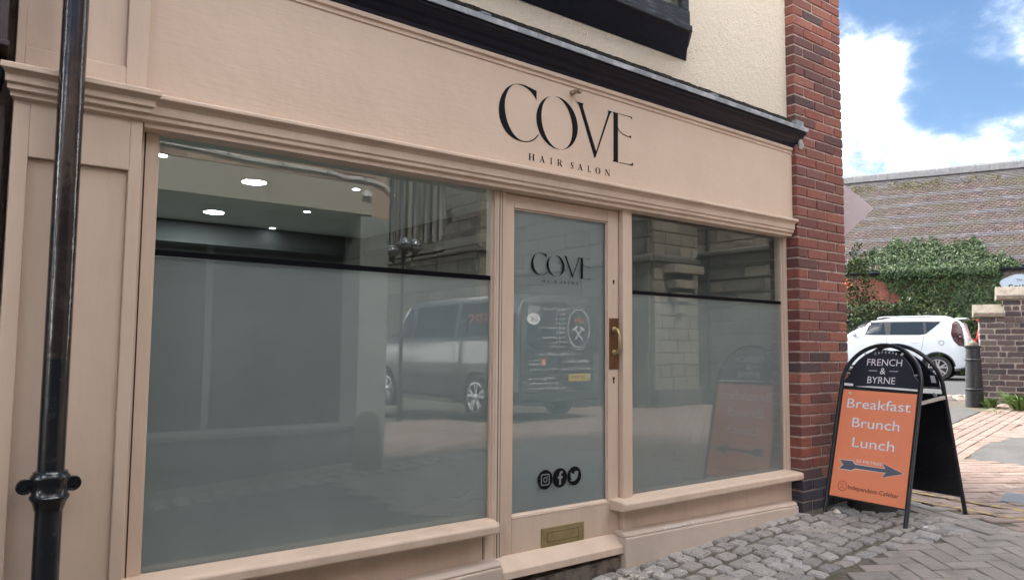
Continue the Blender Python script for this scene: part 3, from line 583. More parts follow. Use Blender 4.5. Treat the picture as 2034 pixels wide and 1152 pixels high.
def logo(parent, m, mat_):
    for ch in 'COVE':
        b = MB()
        if ch == 'O':
            n = 72; o_, i_ = [], []
            for k in range(n):
                a = 2*math.pi*k/n
                o_.append(m @ Vector((2.3895+.1375*math.cos(a)+.0*math.sin(a), 2.519+.1385*math.sin(a)+.004*math.cos(a+2), 0)))
                i_.append(m @ Vector((2.3875+.102*math.cos(a)-.014*math.sin(a), 2.519+.1335*math.sin(a), 0)))
            b.add(o_+i_, [(k, (k+1) % n, n+(k+1) % n, n+k) for k in range(n)])
        else: flat(b, LOGO[ch][0], m)
        b.build('letter', mat_, parent)
def st(p, q, w):
    d = Vector((q[0]-p[0], q[1]-p[1])).normalized(); n = Vector((-d.y, d.x))*w/2
    return [(p[0]+n.x, p[1]+n.y), (p[0]-n.x, p[1]-n.y), (q[0]-n.x, q[1]-n.y), (q[0]+n.x, q[1]+n.y)]
def arcpts(cx, cy, rx, ry, a0, a1, n): return [(cx+rx*math.cos(math.radians(a0+(a1-a0)*k/n)), cy+ry*math.sin(math.radians(a0+(a1-a0)*k/n))) for k in range(n+1)]
def band(outer, inner): return [[outer[k], outer[k+1], inner[k+1], inner[k]] for k in range(len(outer)-1)]
T_, t_ = .19, .06
def sf(x, y, w=.36): return [(x-w/2, y), (x+w/2, y), (x+w/2, y+t_), (x-w/2, y+t_)]
GL = {
 'H': [st((.2, 0), (.2, 1), T_), st((.8, 0), (.8, 1), T_), st((.2, .5), (.8, .5), t_), sf(.2, 0), sf(.8, 0), sf(.2, 1-t_), sf(.8, 1-t_)],
 'A': [st((.5, 1), (.14, 0), t_), st((.46, 1), (.82, 0), T_), st((.26, .34), (.7, .34), t_), sf(.14, 0, .28), sf(.82, 0)],
 'I': [st((.5, 0), (.5, 1), T_), sf(.5, 0), sf(.5, 1-t_)],
 'R': [st((.2, 0), (.2, 1), T_), sf(.2, 0), st((.1, .97), (.5, .97), t_), st((.2, .5), (.5, .5), t_), *band(arcpts(.48, .735, .30, .265, -90, 90, 10), arcpts(.46, .735, .13, .205, -90, 90, 10)), st((.46, .5), (.84, 0), T_), sf(.88, 0, .2)],
 'L': [st((.25, 0), (.25, 1), T_), sf(.25, 1-t_), st((.08, .03), (.85, .03), t_), [(.85, 0), (.85, .26), (.80, .26), (.72, .05)]],
 'O': band(arcpts(.5, .5, .47, .52, 0, 360, 26), arcpts(.5, .5, .27, .47, 0, 360, 26)),
 'N': [st((.14, 0), (.14, 1), t_), st((.86, 0), (.86, 1), t_), st((.14, 1), (.84, 0), T_), sf(.14, 0, .26), sf(.86, 1-t_, .26), sf(.08, 1-t_, .2)],
 'S': [*band(arcpts(.5, .745, .31, .275, 40, 250, 14), arcpts(.53, .755, .18, .22, 40, 250, 14)), st((.30, .66), (.72, .36), T_), *band(arcpts(.48, .265, .33, .285, 60, -160, 14), arcpts(.45, .255, .19, .23, 60, -160, 14)), [(.76, .72), (.80, .72), (.80, 1.0), (.70, .93)], [(.16, .02), (.16, .3), (.20, .3), (.27, .08)]]}
def salonword(parent, m, mat_, x0=2.205, h=.0325, z=2.301):
    pos = [('H', 2.2045, .0385), ('A', 2.2735, .035), ('I', 2.335, .028), ('R', 2.388, .036), ('S', 2.4745, .029), ('A', 2.5265, .037), ('L', 2.5945, .030), ('O', 2.6505, .038), ('N', 2.7215, .037)]
    for ch, x, w in pos:
        b = MB()
        for k, q in enumerate(GL[ch]): flat(b, [(x+px_*w, z+py_*h) for px_, py_ in q], m, k % 9)
        b.build('letter', mat_, parent)
FM = frame_m((0, -.0772, 0), (1, 0, 0), (0, 0, 1))
logo(fascia, FM, INK); salonword(fascia, FM, INK)
s_ = (2.683-2.283)/(2.935-2.023); kx = s_; kz = (1.866-1.752)/(2.6665-2.3835)
DM = frame_m((2.283-2.023*kx, -.0042, 1.752-2.3835*kz), (1, 0, 0), (0, 0, 1)) @ Matrix.Diagonal((kx, kz, 1, 1))
logo(door, DM, INK); salonword(door, DM @ Matrix.Translation((-.015, .0, 0)), INK)
D0 = frame_m((0, -.0042, 0), (1, 0, 0), (0, 0, 1))
FG = M('icon_film', (.22, .245, .245), .8)
for k, x in enumerate((2.3815, 2.4775, 2.5745)):
    b = MB(); flat(b, arcpts(x, .745, .0475, .0475, 0, 360, 40)[:-1], D0); ic = b.build('icon_disc', INK, door)
    b = MB(); D1 = D0 @ Matrix.Translation((x, .745, .0009))
    if k == 0:
        def rr(s, r): 
            o = []
            for cx, cy, a in ((1, 1, 0), (-1, 1, 90), (-1, -1, 180), (1, -1, 270)): o += arcpts(cx*(s-r), cy*(s-r), r, r, a, a+90, 6)
            return o
        A_, B_ = rr(.028, .009), rr(.0225, .006); A_.append(A_[0]); B_.append(B_[0])
        for q in band(A_, B_)+band(arcpts(0, 0, .0135, .0135, 0, 360, 24), arcpts(0, 0, .0085, .0085, 0, 360, 24)): flat(b, q, D1)
        flat(b, arcpts(.0145, .0145, .003, .003, 0, 360, 10)[:-1], D1, 1)
    elif k == 1:
        stem = [(-.006, -.034), (.006, -.034), (.006, -.004), (.0155, -.004), (.0165, .008), (.006, .008), (.006, .015), (.008, .0205), (.013, .022), (.0175, .022), (.0175, .0325), (.009, .033), (.001, .030), (-.0045, .023), (-.006, .014), (-.006, .008), (-.0145, .008), (-.0145, -.004), (-.006, -.004)]
        flat(b, stem, D1)
    else:
        bird = [(-.031, -.018), (-.022, -.0165), (-.013, -.0195), (-.022, -.013), (-.026, -.0065), (-.021, -.007), (-.027, -.001), (-.0285, .006), (-.023, .0035), (-.0275, .011), (-.025, .0215), (-.016, .0135), (-.002, .0095), (-.001, .017), (.005, .0235), (.013, .0245), (.019, .021), (.026, .0235), (.023, .0175), (.030, .0165), (.0245, .010), (.023, -.001), (.017, -.013), (.007, -.0215), (-.006, -.0255), (-.020, -.0245)]
        flat(b, bird, D1)
    b.build('icon_glyph', FG, ic)
b = MB(); b.lathe([(.013, 0), (.013, -.02), (.0105, -.022), (.0105, -.04)], (2.484, -.0765, 2.692), 12, axis='y'); b.lathe([(.012, -.035), (.015, -.045), (.012, -.058)], (2.496, -.0765, 2.694), 12, axis='y'); b.build('lamp_bracket_stub', M('tarnished_stub', (.35, .27, .2), .4, metal=.7), fascia, smooth=40)

# brick pier: every brick its own piece -------------------------------------
BL = (XE-XP+.010)/2.5; CH = .0695
mesh_s = [bev_block(BL-.010, .11, CH-.010, .0045, .0026, k).mesh('brick', BRICK) for k in range(5)]
mesh_h = [bev_block(BL/2-.010, .11, CH-.010, .0045, .0026, 20+k).mesh('brick', BRICK) for k in range(4)]
mesh_sb = [bev_block(BL-.010, .11, CH-.010, .0035, .0018, 30+k).mesh('dark_brick', BRICKB) for k in range(3)]; mesh_hb = [bev_block(BL/2-.010, .11, CH-.010, .0035, .0018, 40+k).mesh('dark_brick', BRICKB) for k in range(3)]
pc = []; z0 = .334; course = 0
while z0 < 4.75:
    xs = [(XP, 1), (XP+BL, 1), (XP+2*BL, .5)] if course % 2 else [(XP, .5), (XP+BL/2, 1), (XP+1.5*BL, 1)]
    for x, k in xs:
        dk = course < 3
        me = random.choice((mesh_sb if dk else mesh_s) if k == 1 else (mesh_hb if dk else mesh_h))
        m = Matrix.Translation((x+(BL*k-.010)/2, YP+.055+random.uniform(-.0022, .0015), z0+CH/2)) @ Matrix.Rotation(random.uniform(-.006, .006), 4, 'Y')
        pc.append((me, m))
    z0 += CH; course += 1
lay(pc, 'brick', salon)
b = MB(); b.box(XP+.006, XE-.006, YP+.0065, .045, .2, 4.76); b.build('mortar_core', MORTAR, salon)
b = MB(); b.box(XP+.03, XE, YR, 9.0, 4.76, 5.3); b.box(5.02, XE-.004, .047, 9.0, .1, 5.3); b.build('side_wall', M('side_brickwork', (.24, .085, .06), .9, n1=(12, (.12, .06, .055), .4, .7, 5)), salon)
b = MB(); b.prism([(-.1, -.25, 5.3), (XE+.08, -.25, 5.3), (XE+.08, 9.1, 5.3), (-.1, 9.1, 5.3)], [(-.1, 4.2, 8.2), (XE+.08, 4.2, 8.2), (XE+.08, 4.5, 8.2), (-.1, 4.5, 8.2)]); b.build('roof', TILEP, salon)
# oriel window over the cornice
ob = MB(); plan = [(1.2, YR), (1.38, -.20), (3.276, -.20), (3.437, YR)]; inn = [(1.3, YR), (1.42, -.10), (3.30, -.075), (3.425, YR)]
ob.prism([(x, y, 3.10) for x, y in [(1.22, YR), (1.25, YR-.006), (3.41, YR-.006), (3.432, YR)]], [(x, y, 3.185) for x, y in plan]); oriel = ob.build('oriel_window', BLACKP, salon, bevel=.003)
def ring(k, z): return [(1.2-k, YR+.001, z), (1.38-k*.5, -.20-k, z), (3.276+k*.5, -.20-k, z), (3.437+k, YR+.001, z)]
b = MB(); b.prism(ring(.012, 3.186), ring(.012, 3.222)); b.build('sill', BLACKW, oriel, bevel=.004)
b = MB(); b.prism(ring(0, 3.2225), ring(0, 3.31))
for x in (1.40, 2.02, 2.64, 3.235): b.box(x-.02, x+.03, -.199, -.16, 3.31, 4.3)
b.box(1.38, 3.27, -.197, -.158, 4.3, 4.42); b.prism([(3.43, YR, 3.31), (3.40, YR, 3.31), (3.262, -.175, 3.31), (3.27, -.198, 3.31)], [(3.43, YR, 4.42), (3.40, YR, 4.42), (3.262, -.175, 4.42), (3.27, -.198, 4.42)]); b.build('frame', BLACKW, oriel, bevel=.004)
b = MB(); b.box(1.41, 3.23, -.182, -.178, 3.31, 4.3); b.build('pane', GLASS, oriel); b = MB(); b.box(1.41, 3.23, -.10, -.096, 3.312, 4.3); b.build('net_curtain', M('net_curtain', (.5, .5, .48), .9, n1=(30, (.3, .3, .3), .4, .6, 3)), oriel)
# lamps in the ceiling
spots = [(1.608, 2.165, .076, 'largest round ceiling light, upper middle of the left salon window'), (1.726, 3.546, .076, 'large round ceiling light left of centre, just above the dark inner beam'), (3.52, 3.714, .076, 'large round ceiling light nearest the door, behind the reflected street lamp'),
 (.942, 1.785, .034, 'small ceiling spotlight at the top left corner of the left window'), (2.246, 1.931, .026, 'small ceiling spotlight right of the largest round light'), (2.323, 3.016, .026, 'small ceiling spotlight below and between the two large round lights'),
 (2.407, 4.078, .026, 'lowest and smallest ceiling spotlight, farthest back in the room'), (3.505, 3.146, .026, 'small ceiling spotlight highest above the reflected street lamp'), (3.55, 4.154, .026, 'small ceiling spotlight left of the reflected street lamp')]
for x, y, r, lab in spots:
    t = thing('ceiling_light', lab, 'ceiling light', (x, y, 2.5), 'lights in the salon ceiling')
    b = MB(); b.lathe([(r+.012, 2.4985), (r+.012, 2.492), (r, 2.490), (r, 2.4985)], (x, y, 0), 24); b.build('rim', TRIM, t, smooth=40)
    b = MB(); b.lathe([(r-.001, 2.494), (r-.001, 2.4905)], (x, y, 0), 24); b.build('diffuser', LAMP if r > .06 else LAMPS, t)
# drainpipe in front of the pilaster
PX, PY, PR = .268, -.235, .036
dp = thing('drainpipe', 'black painted cast iron drainpipe running down the left pilaster', 'drainpipe', (PX, PY, zg(PX)))
b = MB(); b.tube([(PX, PY, 1.35), (PX, PY, 2.2), (PX, PY, 4.6)], PR, 28); b.build('upper_pipe', BROWNPIPE, dp, smooth=50)
b = MB(); b.tube([(PX, PY, zg(PX)-.02), (PX, PY, 1.0), (PX, PY, 1.3498)], PR, 28); b.build('lower_pipe', IRON, dp, smooth=50)
b = MB(); b.lathe([(PR+.001, .902), (PR+.004, .912), (PR+.010, .930), (PR+.016, .938), (PR+.017, .944), (PR+.011, .950), (PR+.010, .985), (PR+.016, .993), (PR+.017, 1.002), (PR+.011, 1.010), (PR+.009, 1.016), (PR+.001, 1.020)], (PX, PY, 0), 28)
sock = b.build('socket', IRON, dp, smooth=50)
for s in (-1, 1):
    b = MB(); b.lathe([(.020, .010), (.022, .004), (.022, -.004), (.020, -.010)], (PX+s*.062, PY+.034, .972), 16, axis='y'); b.lathe([(.0235, -.006), (.0235, -.012), (.0165, -.0125), (.0165, -.006)], (PX+s*.062, PY+.034, .972), 16, axis='y'); b.box(*sorted((PX+s*.03, PX+s*.050)), PY+.022, PY+.042, .955, .99); b.build('lug', IRON, sock, smooth=40, bevel=.002)
    b = MB(); b.lathe([(.010, -.010), (.010, -.017), (.006, -.018)], (PX+s*.062, PY+.034, .972), 10, axis='y'); b.tube([(PX+s*.062, PY+.03, .972), (PX+s*.062, -.10, .972)], .009, 8); b.build('fixing_bolt', IRON, sock, smooth=40)
# neighbouring building on the left
nb = thing('neighbour_building', 'dark brown timber fronted building at the left edge beside the pilaster', 'building', (-3, 0, zg(-3)))
b = MB(); b.box(-9, -.03, .02, 9, -.3, 5.6); b.build('wall', SHOPDARK, nb)
b = MB(); b.box(-.5, -.14, -.12, .02, 0, 2.14); b.box(-.10, .112, -.09, .05, 0, 2.14); b.box(-.14, -.10, -.06, .02, 0, 2.14); b.build('door_post', TIMBER, nb, bevel=.006)
b = MB(); b.box(-.6, .085, -.15, .02, 2.15, 2.20); b.box(-.6, .10, -.12, .02, 2.20, 2.27); b.build('lower_moulding', BLACKP, nb, bevel=.008)
b = MB(); b.box(-.6, .10, -.19, .02, 2.305, 3.5); b.box(-.6, .105, -.205, .02, 2.285, 2.303); b.box(.060, .066, -.1925, -.18, 2.31, 3.5); b.build('fascia_board', TIMBER, nb, bevel=.004)
# ------------------------------------------------------------------ pavement sign
SA = Vector((4.560, -.207, .352)); SB = Vector((4.520, -.731, .352)); SW = (SB-SA).length; se_ = (SB-SA).normalized(); sn = Vector((0, 0, 1)).cross(se_); sn = sn if sn.x > 0 else -sn
LEAN = math.radians(15); GAPX = .695
up_f = math.cos(LEAN)*Vector((0, 0, 1))+math.sin(LEAN)*sn; up_b = math.cos(LEAN)*Vector((0, 0, 1))-math.sin(LEAN)*sn
SF = frame_m(SA, se_, up_f)                       # x along the foot line, y up the board, z towards the reader
SBK = frame_m(SA+sn*GAPX, se_, up_b)
if SF.to_3x3().col[2].x > 0: pass
sign = thing('pavement_sign', 'black arched A-board with an orange breakfast poster standing on setts beside the brick pier', 'pavement sign', (4.88, -.46, zg(4.88)))
def hoop(m, r=.0135, zoff=0.):
    R_ = SW/2; vs_ = 1.11-R_; pts = [(0, 0), (0, .3), (0, vs_)]+[(R_-R_*math.cos(a), vs_+R_*math.sin(a)) for a in np.linspace(.12, math.pi-.12, 22)]+[(SW, vs_), (SW, .3), (SW, 0)]
    b = MB(); b.tube([m @ Vector((x, y, zoff)) for x, y in pts], r, 10); return b
hoop(SF).build('front_frame', SIGNBLK, sign, smooth=50); hoop(SBK).build('rear_frame', SIGNBLK, sign, smooth=50)
def plate(m, pts, z0, z1):
    b = MB(); b.prism([m @ Vector((x, y, z0)) for x, y in pts], [m @ Vector((x, y, z1)) for x, y in pts]); return b
sgz = 1 if (SF.to_3x3() @ Vector((0, 0, 1))).x < 0 else -1
def dome(r, y0, ycen, cx, flat_=None):
    pts = [(cx-r, y0)]+[(cx-r*math.cos(a), ycen+r*math.sin(a)) for a in np.linspace(0, math.pi, 26)]+[(cx+r, y0)]; return pts
hdr = plate(SF, [(.016, .838), (.024, .872), (.052, .905)]+[(SW/2-.226*math.cos(a), .842+.236*math.sin(a)) for a in np.linspace(.42, math.pi-.30, 24)]+[(SW-.014, .880), (SW-.014, .833)], -.004, .006).build('header_board', SIGNNAVY, sign)
for a in (.30, 1.02, 2.12, 2.84):
    p = Vector((SW/2-.243*math.cos(a), .848+.246*math.sin(a), 0)); b = MB(); b.tube([SF @ p, SF @ (p-Vector((-.03*math.cos(a), .03*math.sin(a), 0)))], .006, 6); b.build('frame_clip', STEEL, sign)
plate(SF, [(.014, .812), (SW-.012, .806), (SW-.012, .834), (.014, .838)], -.003, .004).build('upper_rail', SIGNBLK, sign)
plate(SF, [(.10, .829), (SW-.016, .818), (SW-.016, .830), (.24, .838)], .004, .0055).build('rail_edge', WHITEP, sign); plate(SF, [(.022, .832), (.085, .830), (.085, .845), (.022, .850)], .0061, .0072).build('tape_strip', WHITEP, sign)
plate(SF, [(.012, .104), (SW-.010, .104), (SW-.010, .808), (.012, .810)], -.006, .003).build('backing_board', SIGNBLK, sign)
poster = plate(SF, [(.020, .112), (SW-.014, .112), (SW-.014, .800), (.022, .806)], .003, .006).build('poster', ORANGE, sign)
PM = SF @ Matrix.Translation((0, 0, .0062)); HM = SF @ Matrix.Translation((0, 0, .0062))
text('FRENCH', HM, .280, .972, .232, .0445, SWHITE, hdr); text('BYRNE', HM, .273, .855, .184, .0445, SWHITE, hdr); text('&', HM, .277, .917, None, .042, SWHITE, hdr)
for x0, x1 in ((.182, .238), (.320, .376)): plate(HM, [(x0, .9362), (x1, .9362), (x1, .9392), (x0, .9392)], .0002, .0008).build('dash', SWHITE, hdr)
for k, ch in enumerate('CAFEBAR'):
    a = (k-3)*.107; cx, cy, r = .282, .842, .213
    text(ch, HM @ Matrix.Translation((cx+r*math.sin(a), cy+r*math.cos(a), 0)) @ Matrix.Rotation(-a, 4, 'Z'), 0, 0, None, .0135, SWHITE, hdr)
for s, u, v, w in (('Breakfast', .272, .686, .420), ('Brunch', .270, .563, .312), ('Lunch', .270, .436, .276)):
    text(s, PM, u, v, w+.004, .0625, SLILAC, poster, offset=.010, lift=.0004); text(s, PM, u, v, w, .0625, SWHITE, poster, offset=.001, lift=.0009)
arrow = [(.060, .343), (.148, .3465), (.170, .326), (.368, .3262), (.346, .358), (.483, .313), (.352, .273), (.374, .304), (.172, .302), (.152, .2885), (.062, .2865), (.090, .315)]
def grow(pts, d):
    n = len(pts); o = []
    for i in range(n):
        p0, p1, p2 = [Vector(q) for q in (pts[i-1], pts[i], pts[(i+1) % n])]; e1, e2 = (p1-p0).normalized(), (p2-p1).normalized()
        nn = Vector((-e1.y, e1.x))+Vector((-e2.y, e2.x)); nn.normalize(); q = p1+nn*d*1.3; o.append((q.x, q.y))
    return o
b = MB(); flat(b, grow(arrow, .0035), PM, 3); b.build('arrow_outline', SWHITE, poster); b = MB(); flat(b, arrow, PM, 7); b.build('arrow', SGREY, poster)
text('50 METRES', PM @ Matrix.Rotation(-.02, 4, 'Z'), .250, .346, .166, .0185, SWHITE, poster)
b = MB()
for q in band(arcpts(.102, .182, .0315, .0315, 0, 360, 30), arcpts(.102, .182, .0285, .0285, 0, 360, 30)): flat(b, q, PM, 4)
b.build('badge_ring', SRED, poster)
text('FRENCH', PM, .102, .191, .036, .008, SRED, poster); text('- & -', PM, .102, .1785, .030, .006, SRED, poster); text('BYRNE', PM, .102, .167, .032, .008, SRED, poster)
text('Independent Cafebar', PM @ Matrix.Rotation(-.012, 4, 'Z'), .303, .1705, .328, .0265, SDARK, poster)
b = MB(); b.lathe([(.0085, 0), (.0085, .003), (.005, .005)], (0, 0, 0), 12); b.xf(SF @ Matrix.Translation((.070, .782, .006))); b.build('poster_screw', SCREW, sign, smooth=40)
plate(SBK, [(.010, .12), (SW-.010, .12), (SW-.010, .795), (.010, .795)], -.004, .004).build('rear_board', SIGNBLK, sign)
plate(SBK, [(.012, .838)]+[(SW/2-.222*math.cos(a), .842+.232*math.sin(a)) for a in np.linspace(.25, math.pi-.55, 20)]+[(SW-.02, .905), (SW-.02, .838)], -.004, .004).build('rear_header_board', SIGNNAVY, sign)
plate(SBK, [(.02, .828), (SW-.012, .828), (SW-.012, .842), (.02, .842)], .004, .006).build('rear_rail', STEEL, sign)
plate(SBK, [(SW-.065, .868), (SW-.035, .868), (SW-.040, .915), (SW-.068, .915)], .0042, .0056).build('paper_label', WHITEP, sign)
b = MB(); b.lathe([(.014, 0), (.014, .004), (.008, .006)], (0, 0, 0), 12); b.xf(SBK @ Matrix.Translation((SW-.055, .790, .006 if sgz > 0 else -.006))); b.build('rear_screw', SCREW, sign, smooth=40)
q0, q1 = SF @ Vector((SW+.004, .745, 0)), SBK @ Vector((SW+.004, .775, 0)); b = MB(); d = (q1-q0); b.prism([q0+Vector((0, -.004, -.010)), q1+Vector((0, -.004, -.010)), q1+Vector((0, -.004, .012)), q0+Vector((0, -.004, .012))], [q0+Vector((0, .004, -.010)), q1+Vector((0, .004, -.010)), q1+Vector((0, .004, .012)), q0+Vector((0, .004, .012))]); b.build('folding_stay', STEEL, sign)
# stone at the foot of the pier and a scrap of litter
b = MB(); zb = zg(4.8); b.lathe([(.15, zb-.05), (.155, zb+.10), (.145, zb+.18), (.11, zb+.225), (.05, zb+.24)], (4.90, -.345, 0), 20); st_ = b.build('guard_stone', M('black_stained_stone', (.035, .033, .032), .8, bump=(30, .01, 5)), smooth=50); tag(st_, 'dark rounded guard stone at the foot of the pier, behind the orange A-board', 'stone')
b = MB(); b.v = []; m_ = bev_block(.05, .035, .025, .01, .006, 4); m_.xf(ground_m(4.565, -.285, .3, .008)); lit = m_.build('litter', CHIP); tag(lit, 'small pale crumpled scrap on the setts below the bottom left of the orange poster', 'litter')
b = MB(); m_ = bev_block(.03, .02, .008, .003, .003, 5); m_.xf(ground_m(4.62, -.80, .3, .004)); lit = m_.build('litter', WHITEP); tag(lit, 'tiny white scrap on the setts right of the front foot of the A-board', 'litter')
b = MB()
for k in range(75):
    x, y = 2.72+random.gauss(0, .13), -.20+random.gauss(0, .05)-.04
    if y > -.085 or (x > 2.83 and y > -.12): continue
    m_ = ground_m(x, y, random.uniform(0, 6), random.uniform(.004, .014), .5); l, w = random.uniform(.004, .017), random.uniform(.002, .006); b.prism([m_ @ Vector(p) for p in ((-l, -w, 0), (l, -w*.5, 0), (l, w*.6, 0), (-l*.7, w, 0))], [m_ @ Vector(p) for p in ((-l, -w, .003), (l, -w*.5, .002), (l, w*.6, .004), (-l*.7, w, .003))])
o = b.build('wood_shavings', CHIP); o['kind'] = 'stuff'
# diamond sign on the side wall, just past the pier
dc = Vector((5.78, .51, 2.545)); dx = Vector((.49, -.87, 0)).normalized(); DMX = frame_m(dc, dx, (0, 0, 1)); dsg = thing('diamond_sign', 'plain pale pink diamond-shaped board projecting past the brick pier', 'sign', (5.08, .9, 2.2))
hd = .43; b = MB(); b.prism([DMX @ Vector(p) for p in ((-hd, 0, -.006), (0, -hd, -.006), (hd, 0, -.006), (0, hd, -.006))], [DMX @ Vector(p) for p in ((-hd, 0, .006), (0, -hd, .006), (hd, 0, .006), (0, hd, .006))]); bd = b.build('board', PLASTICW, dsg, bevel=.002)
FAINT = M('faint_print', (.70, .625, .63), .5)
text('L.SC', DMX @ Matrix.Translation((.12, -.03, .0068)), 0, 0, .26, .11, FAINT, bd)
b = MB(); b.lathe([(.014, 0), (.014, .004), (.008, .007)], (0, 0, 0), 12); b.xf(DMX @ Matrix.Translation((.052, .27, .006))); b.build('screw', SCREW, dsg, smooth=40)
b = MB(); b.tube([(5.03, .62, 2.75), (5.5, .60, 2.75), (5.78, .53, 2.75)], .012, 8); b.tube([(5.03, .62, 2.35), (5.5, .60, 2.35), (5.78, .53, 2.35)], .012, 8); b.build('bracket', GALV, dsg)
# ------------------------------------------------------------------ bollard and the dark brick wall
bx, by = 13.24, 2.20; bz = zg(bx, by); bol = thing('bollard', 'dark cast bollard with three raised rings and a domed top by the brick wall', 'bollard', (bx, by, bz))
b = MB(); b.lathe([(.132, -.06), (.132, .02), (.128, .25), (.134, .255), (.140, .270), (.134, .285), (.124, .29), (.110, .725), (.116, .73), (.121, .745), (.116, .76), (.106, .765), (.102, .93), (.115, .94), (.121, .955), (.117, .972), (.09, .978)], (bx, by, bz), 24); b.build('shaft', HAVE, bol, smooth=45)
b = MB(); b.lathe([(.075, .978), (.074, 1.0), (.06, 1.03), (.03, 1.05), (.005, 1.055)], (bx, by, bz), 18); b.build('domed_top', STONECAP, bol, smooth=60)
wz = .50
def brick_panel(root, o, ex, z0, n, ch, length, gap, rows_half=True, seed=0, start=0.):
    """n courses of loose-sized bricks along ex"""
    r = random.Random(seed); pcs = []; ey = Vector((-ex.y, ex.x, 0)); pool = {}
    for c in range(n):
        x = 0.
        tot = length[c] if isinstance(length, list) else length
        first = True
        while x < tot-.03:
            l = r.choice([.23, .255, .27]) if not (first and c % 2) and r.random() > .22 else r.choice([.075, .11, .125])
            first = False
            if tot-(x+l) < .07: l = tot-x
            l = min(l, tot-x); key = round(l, 2)
            if key not in pool: pool[key] = [bev_block(key-gap, .10, ch-gap, .009, .006, seed+k).mesh('brick', DKBRICK) for k in range(3)]
            p = o+ex*(x+l/2)+ey*.05*(1)+Vector((0, 0, z0+ch*(c+.5))); m = frame_m(p, ex, ey) @ Matrix.Translation((r.uniform(-.003, .003), r.uniform(-.006, .006), r.uniform(-.003, .003))) @ Matrix.Rotation(r.uniform(-.012, .012), 4, 'Y')
            pcs.append((r.choice(pool[key]), m)); x += l
    lay(pcs, 'brick', root)
ex = Vector((.40, -.916, 0)).normalized(); ey = Vector((-ex.y, ex.x, 0)); o0 = Vector((14.06, 2.41, 0))
wl = thing('garden_wall', 'low stepped wall of dark bricks with pale mortar and weathered stone copings behind the bollard', 'brick wall', (13.0, 1.8, wz))
CHW = .097; lens = [.76]*15+[.42+.34]*0+[]
def lw(c): return .80
brick_panel(wl, o0, ex, .50, 15, CHW, .88, .020, seed=3); brick_panel(wl, o0+ex*.36, ex, .50+15*CHW, 3, CHW, .52, .020, seed=9)
def wall_core(root, x0, x1, za, zb, t=.32, o=None, e=.012):
    o = o or o0; q = [o+ex*(x0+e)+ey*e, o+ex*x1+ey*e, o+ex*x1+ey*t, o+ex*(x0+e)+ey*t]; b = MB(); b.prism([p+Vector((0, 0, za)) for p in q], [p+Vector((0, 0, zb)) for p in q]); return b.build('mortar_core', PALEMORTAR, root)
wall_core(wl, 0, .88, .3, .5+15*CHW); wall_core(wl, .36, .88, 1.8, .5+18*CHW)
def coping(root, x0, x1, z, h, slope):
    A = [o0+ex*x0+ey*(-.06)+Vector((0, 0, z)), o0+ex*x0+ey*.38+Vector((0, 0, z)), o0+ex*(x0+.004)+ey*.26+Vector((0, 0, z+h+slope)), o0+ex*(x0+.004)+ey*.14+Vector((0, 0, z+h+slope)), o0+ex*x0+ey*(-.062)+Vector((0, 0, z+.07))]
    B = [p+ex*(x1-x0) for p in A]; q = MB(); q.prism(A, B); return q.build('coping', STONECAP, root, bevel=.012)
coping(wl, -.075, .39, .5+15*CHW+.004, .16, .06); coping(wl, .27, .95, .5+18*CHW+.004, .16, .07)
pr_ = thing('gate_pier', 'square dark brick pier with a pyramid stone cap at the right edge of the photo', 'brick pier', (14.2, 1.5, wz)); o1 = o0+ex*.885-ey*.10
brick_panel(pr_, o1, ex, .50, 15, CHW, .55, .020, seed=21); wall_core(pr_, 0, .55, .3, .5+15*CHW, .5, o1)
cz = .5+15*CHW+.003; cc_ = o1+ex*.275+ey*.25; q = MB(); base = [o1+ex*-.12+ey*-.10, o1+ex*.67+ey*-.10, o1+ex*.67+ey*.60, o1+ex*-.12+ey*.60]
q.prism([p+Vector((0, 0, cz)) for p in base], [p+Vector((0, 0, cz+.06)) for p in base]); q.prism([p+Vector((0, 0, cz+.0605)) for p in base], [cc_+(p-cc_)*.25+Vector((0, 0, cz+.36)) for p in base]); q.build('stone_cap', STONECAP, pr_, bevel=.012)
pr2 = thing('gate_pier', 'second pier behind the first at the right edge, its stone cap higher up', 'brick pier', (14.5, 1.6, wz)); o2 = o0+ex*.98+ey*.42
q = MB(); q.prism([o2+Vector((0, 0, .3)), o2+ex*.5+Vector((0, 0, .3)), o2+ex*.5+ey*.5+Vector((0, 0, .3)), o2+ey*.5+Vector((0, 0, .3))], [o2+Vector((0, 0, 2.42)), o2+ex*.5+Vector((0, 0, 2.42)), o2+ex*.5+ey*.5+Vector((0, 0, 2.42)), o2+ey*.5+Vector((0, 0, 2.42))]); q.build('shaft', DKBRICK, pr2)
base = [o2+ex*-.07+ey*-.07, o2+ex*.57+ey*-.07, o2+ex*.57+ey*.57, o2+ex*-.07+ey*.57]; cc_ = o2+ex*.25+ey*.25
q = MB(); q.prism([p+Vector((0, 0, 2.421)) for p in base], [p+Vector((0, 0, 2.50)) for p in base]); q.prism([p+Vector((0, 0, 2.501)) for p in base], [cc_+(p-cc_)*.2+Vector((0, 0, 2.75)) for p in base]); q.build('stone_cap', STONECAP, pr2, bevel=.012)
